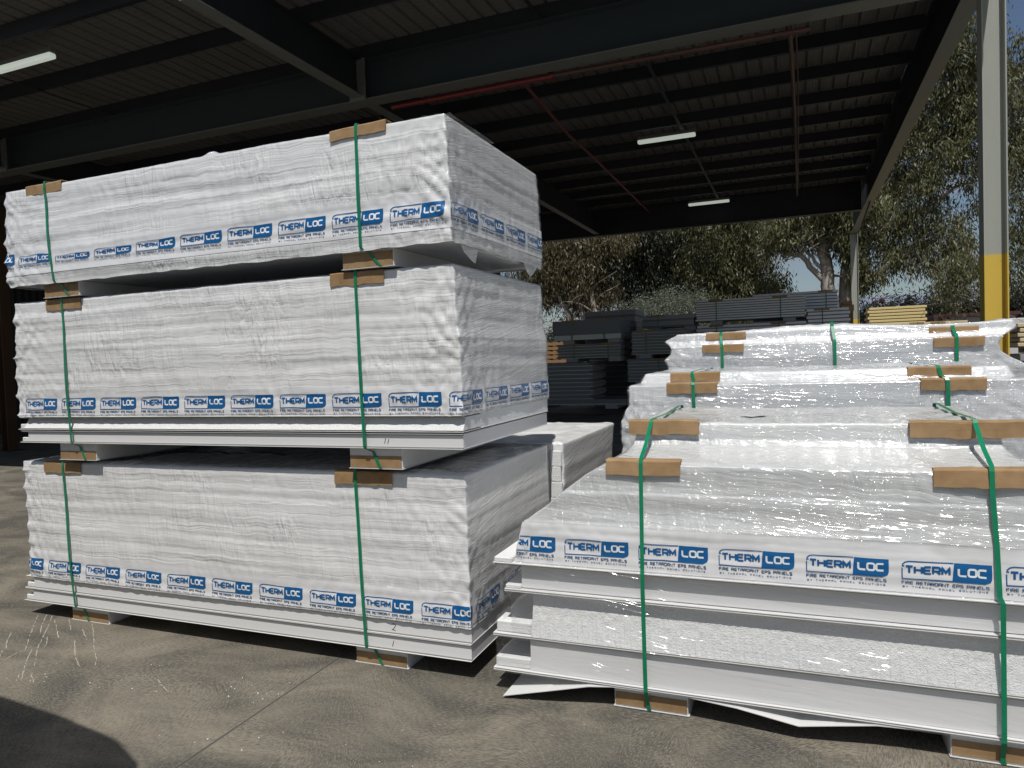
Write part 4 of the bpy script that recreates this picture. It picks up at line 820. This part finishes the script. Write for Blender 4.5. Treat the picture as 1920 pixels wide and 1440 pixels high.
def limb_mesh(parent, lines, mat, seed, twigs=0, name='trunk'):
    rnd = random.Random(seed); B = MB()
    for pts, r0, r1 in lines:
        P_ = []
        for i in range(len(pts) - 1):
            a_, b_ = Vector(pts[i]), Vector(pts[i + 1])
            for k in range(5): P_.append(a_.lerp(b_, k / 5) + Vector((rnd.uniform(-1, 1), rnd.uniform(-1, 1), 0)) * .05)
        P_.append(Vector(pts[-1])); n = len(P_); B.tube(P_, [r0 + (r1 - r0) * i / (n - 1) for i in range(n)], 8)
        for k in range(twigs):
            i = rnd.randrange(n // 3, n); q = P_[i]; d_ = Vector((rnd.uniform(-1, 1), rnd.uniform(-.6, .6), rnd.uniform(-.3, .9))).normalized(); T = [q]
            l_ = rnd.uniform(.6, 1.8)
            for j in range(4): d_ = (d_ + Vector((rnd.uniform(-.4, .4), rnd.uniform(-.4, .4), rnd.uniform(-.35, .3)))).normalized(); T.append(T[-1] + d_ * l_ / 4)
            rr = max(.012, (r0 + (r1 - r0) * i / n) * .35); B.tube(T, [rr, rr * .8, rr * .6, rr * .4, .006], 5)
    return B.build(name, mat, parent, True)
def tree(name, label, base, blobs, n, mat, lines, bark='bark', seed=1, twigs=10, **k):
    t = thing(name, label, 'tree', base, 'gum trees beyond the shed')
    limb_mesh(t, lines, bark, seed, twigs); leaves('crown', blobs, n, mat, t, seed=seed, **k); return t
gumR = [(3.9, 30, 9.27, 1.37, 1.76), (4.95, 30, 11.21, 1.35, 1.92), (5.62, 30, 12.59, 1.14, 1.14), (3.88, 30, 7.33, 1.38, 1.18), (5.42, 30, 8.85, 1.15, 1.73), (3.16, 30, 5.84, 1.19, .8), (4.88, 30, 5.48, 1.17, .97), (6.38, 30, 7.4, .76, 1.71), (2.83, 30, 7.85, .6, .8), (6.09, 30, 10.26, 1.14, 1.71), (3.84, 30, 4.79, 1.0, .6), (5.37, 30, 4.28, .8, .6), (5.32, 30, 14.89, 2.29, 1.33)]
tree('gum_tree', 'tall spreading gum tree between the roof edge and the yellow based column', (1.72, 29.5, 0), gumR, 22000, 'leaf_olive',
     [([(1.9, 29.5, 0), (1.72, 29.5, 2.72), (1.84, 29.5, 4.51), (2.04, 29.5, 5.68), (2.82, 30, 7.06), (3.54, 30, 8.35), (4.25, 30, 9.8), (4.95, 30, 11.4)], .34, .06), ([(2.01, 29.5, 3.9), (2.91, 29.5, 4.23), (3.85, 30, 5.09), (4.54, 30, 5.22), (5.38, 30, 5.04)], .13, .03), ([(2.03, 29.5, 5.09), (3.51, 30, 6), (4.55, 30, 6.38), (5.4, 30, 7.14), (6.38, 30, 7.31)], .12, .03)], seed=3, twigs=16)
tree('gum_tree', 'gum tree at the right edge of the photograph, behind the yellow based column', (8.6, 34, 0), [(8.26, 34, 12.23, 1.05, 1.48), (8.32, 34, 8.68, 1.06, 1.48), (8.56, 34, 5.92, 1.06, 1.27), (8.37, 34, 4.3, .85, .64), (9.03, 34, 10.65, 1.25, 2.51), (10.5, 34, 8.5, 1.8, 2.5)], 12000, 'leaf_olive', [([(9, 34, 0), (8.9, 34, 6), (8.6, 34, 13)], .3, .05)], seed=4)
tree('gum_tree', 'pale trunked gum tree right behind the far column, its branches fanning left', (1.3, 29, 0), [(.2, 29, 6.2, 1.2, .8), (1.82, 29, 5.24, .7, .7), (1.32, 29, 6.85, 1.57, .79), (2.51, 29, 4.21, .6, .5), (-.5, 29, 5.9, .71, .5), (2.02, 29, 6.38, 1.17, .9)], 9000, 'leaf_olive',
     [([(1.35, 29, 0), (1.25, 29, 2.73), (1.06, 29, 4.52), (.94, 29, 5.71), (.77, 29, 6.71), (.61, 29, 7.91)], .30, .10), ([(1.12, 29, 3.92), (.19, 29, 4.99), (-.75, 29, 5.27), (-1.33, 29, 5.12)], .12, .03), ([(1.01, 29, 5.11), (.2, 29, 5.78), (-.34, 29, 6.64), (-.91, 29, 6.9)], .10, .03), ([(1.01, 29, 5.11), (1.66, 29, 5.84), (2.02, 29, 6.57)], .10, .04), ([(1.06, 29, 4.3), (.3, 29, 5.3), (-.2, 29, 5.5), (-.9, 29, 6.2)], .07, .02)], seed=6, twigs=14)
tree('bushy_tree', 'dense olive tree beyond the end beam, left of the fanning gum branches', (-2.6, 31, 0), [(-2.03, 31, 6.08, 1.32, 1.1), (-3.33, 31, 5.53, 1.34, 1.34), (-2.06, 31, 4.54, 1.33, 1.1), (-1.04, 31, 4.03, .87, .55), (-3.07, 31, 7.28, 2.23, .89), (-2.8, 31, 3.2, 1.6, .8)], 17000, 'leaf_olive', [([(-2.6, 31, 0), (-2.7, 31, 3.5), (-2.4, 31, 6)], .25, .06), ([(-2.65, 31, 2.5), (-3.4, 31, 5)], .12, .04)], 'bark_dark', 8)
tree('bushy_tree', 'darker bushy tree in the middle of the tree line under the end beam', (-5.8, 33, 0), [(-5.91, 33, 5.99, 1.47, 1.47), (-7.18, 33, 5.11, 1.49, 1.24), (-5.47, 33, 4.5, 1.47, 1.1), (-6.62, 33, 7.04, 1.73, .99), (-4.4, 33, 6.75, 1.5, 1.3), (-6.2, 33, 3.4, 1.8, .9), (-4.2, 33, 4.3, 1.4, 1.3)], 20000, 'leaf_dark', [([(-5.8, 33, 0), (-6, 33, 4), (-5.7, 33, 7)], .25, .06)], 'bark_dark', 9)
tree('brown_gum_tree', 'brownish tree with pale trunks just right of the three-high stack', (-8.6, 30, 0), [(-8.6, 30, 5.86, 1.39, 1.16), (-9.61, 30, 5.01, 1.17, 1.17), (-8.16, 30, 4.68, 1.15, 1.15), (-9.79, 30, 6.67, 1.41, .94), (-7.4, 30, 6.44, 1.14, .91), (-10.8, 30, 5.5, 1.3, 1.6)], 15000, 'leaf_brown',
     [([(-7.9, 29.5, 0), (-7.84, 29.5, 3.03), (-8.05, 29.5, 3.95), (-7.89, 29.5, 5.29)], .22, .06), ([(-8.9, 29.5, 0), (-9.02, 29.5, 3.09), (-9.48, 29.5, 4.04), (-9.93, 29.5, 4.99)], .18, .05), ([(-8.4, 29.5, 0), (-8.5, 29.5, 3.2), (-8.7, 29.5, 5)], .16, .04)], seed=10)
t = thing('grey_shrub', 'silvery grey green shrub behind the far stacks, below the dark bushy tree', 'shrub', (-4.9, 28, 0)); limb_mesh(t, [([(-4.9, 28, 0), (-4.8, 28, 3)], .1, .03)], 'bark_dark', 2, 5, 'stem')
leaves('foliage', [(-4.66, 28, 3.32, 1.45, .62), (-5.92, 28, 3.1, .84, .63), (-3.65, 28, 3.16, 1.02, .51), (-4.7, 28, 2.2, 1.9, .9)], 11000, 'leaf_grey', t, size=.10, droop=.1, clump=.3, seed=12)
for i, (x, r, h, l_) in enumerate(((5.0, 2.3, 4.2, 'dark round tree with a red bloom behind the yellow pack'), (7.9, 2.2, 4.9, 'dark tree to the left of the yellow based column'), (11.0, 2.4, 4.7, 'dark tree partly behind the yellow based column'), (13.6, 2.2, 4.4, 'dark tree low at the right edge of the photograph'), (-13, 4.5, 4.5, 'dark far tree behind the brownish tree'), (-3, 4.5, 4.0, 'dark far tree behind the grey packs'))):
    t = thing('dark_tree', l_, 'tree', (x, 50, 0), 'dark trees in the far distance'); limb_mesh(t, [([(x, 50, 0), (x + .2, 50, h)], .2, .05)], 'bark_dark', 20 + i, 4)
    leaves('crown', [(x - r * .4, 50, h * .72, r * .7, h * .26), (x + r * .4, 50, h * .66, r * .7, h * .24), (x, 50, h * .45, r, h * .35)], 5000, 'leaf_dark', t, size=.3, droop=.3, clump=.6, seed=30 + i)
    if i == 0:
        leaves('red_bloom', [(4.8, 49, 4.25, .35, .22)], 90, 'maroon', t, size=.18, droop=.1, clump=.12, seed=50)
t = thing('small_gum_tree', 'thin bare branched sapling standing in front of the distant shed', 'tree', (4.3, 24, 0)); limb_mesh(t, [([(4.25, 24, 0), (4.32, 24, 2.1), (4.38, 24, 2.56), (4.49, 24, 2.94), (4.62, 24, 3.39)], .05, .02), ([(4.38, 24, 2.56), (4.15, 24, 2.81), (4.09, 24, 3.05)], .03, .012)], 'bark', 5, 8)
leaves('crown', [(4.6, 24, 3.7, .7, .5), (4.1, 24, 3.1, .4, .3)], 1500, 'leaf_olive', t, size=.13, seed=61)
V = []; F = []      # low scrub closing the view to the horizon
leaves_o = leaves('scrub', [(x, 75 + (i % 3) * 3, 1.6, 4.5, 2.2) for i, x in enumerate(range(-60, 60, 6))], 26000, 'leaf_dark', None, size=.6, droop=.2, clump=1.0, seed=70)
tag(leaves_o, 'low dark scrub along the horizon behind everything', 'scrub', kind='stuff')

S.render.engine = 'CYCLES'
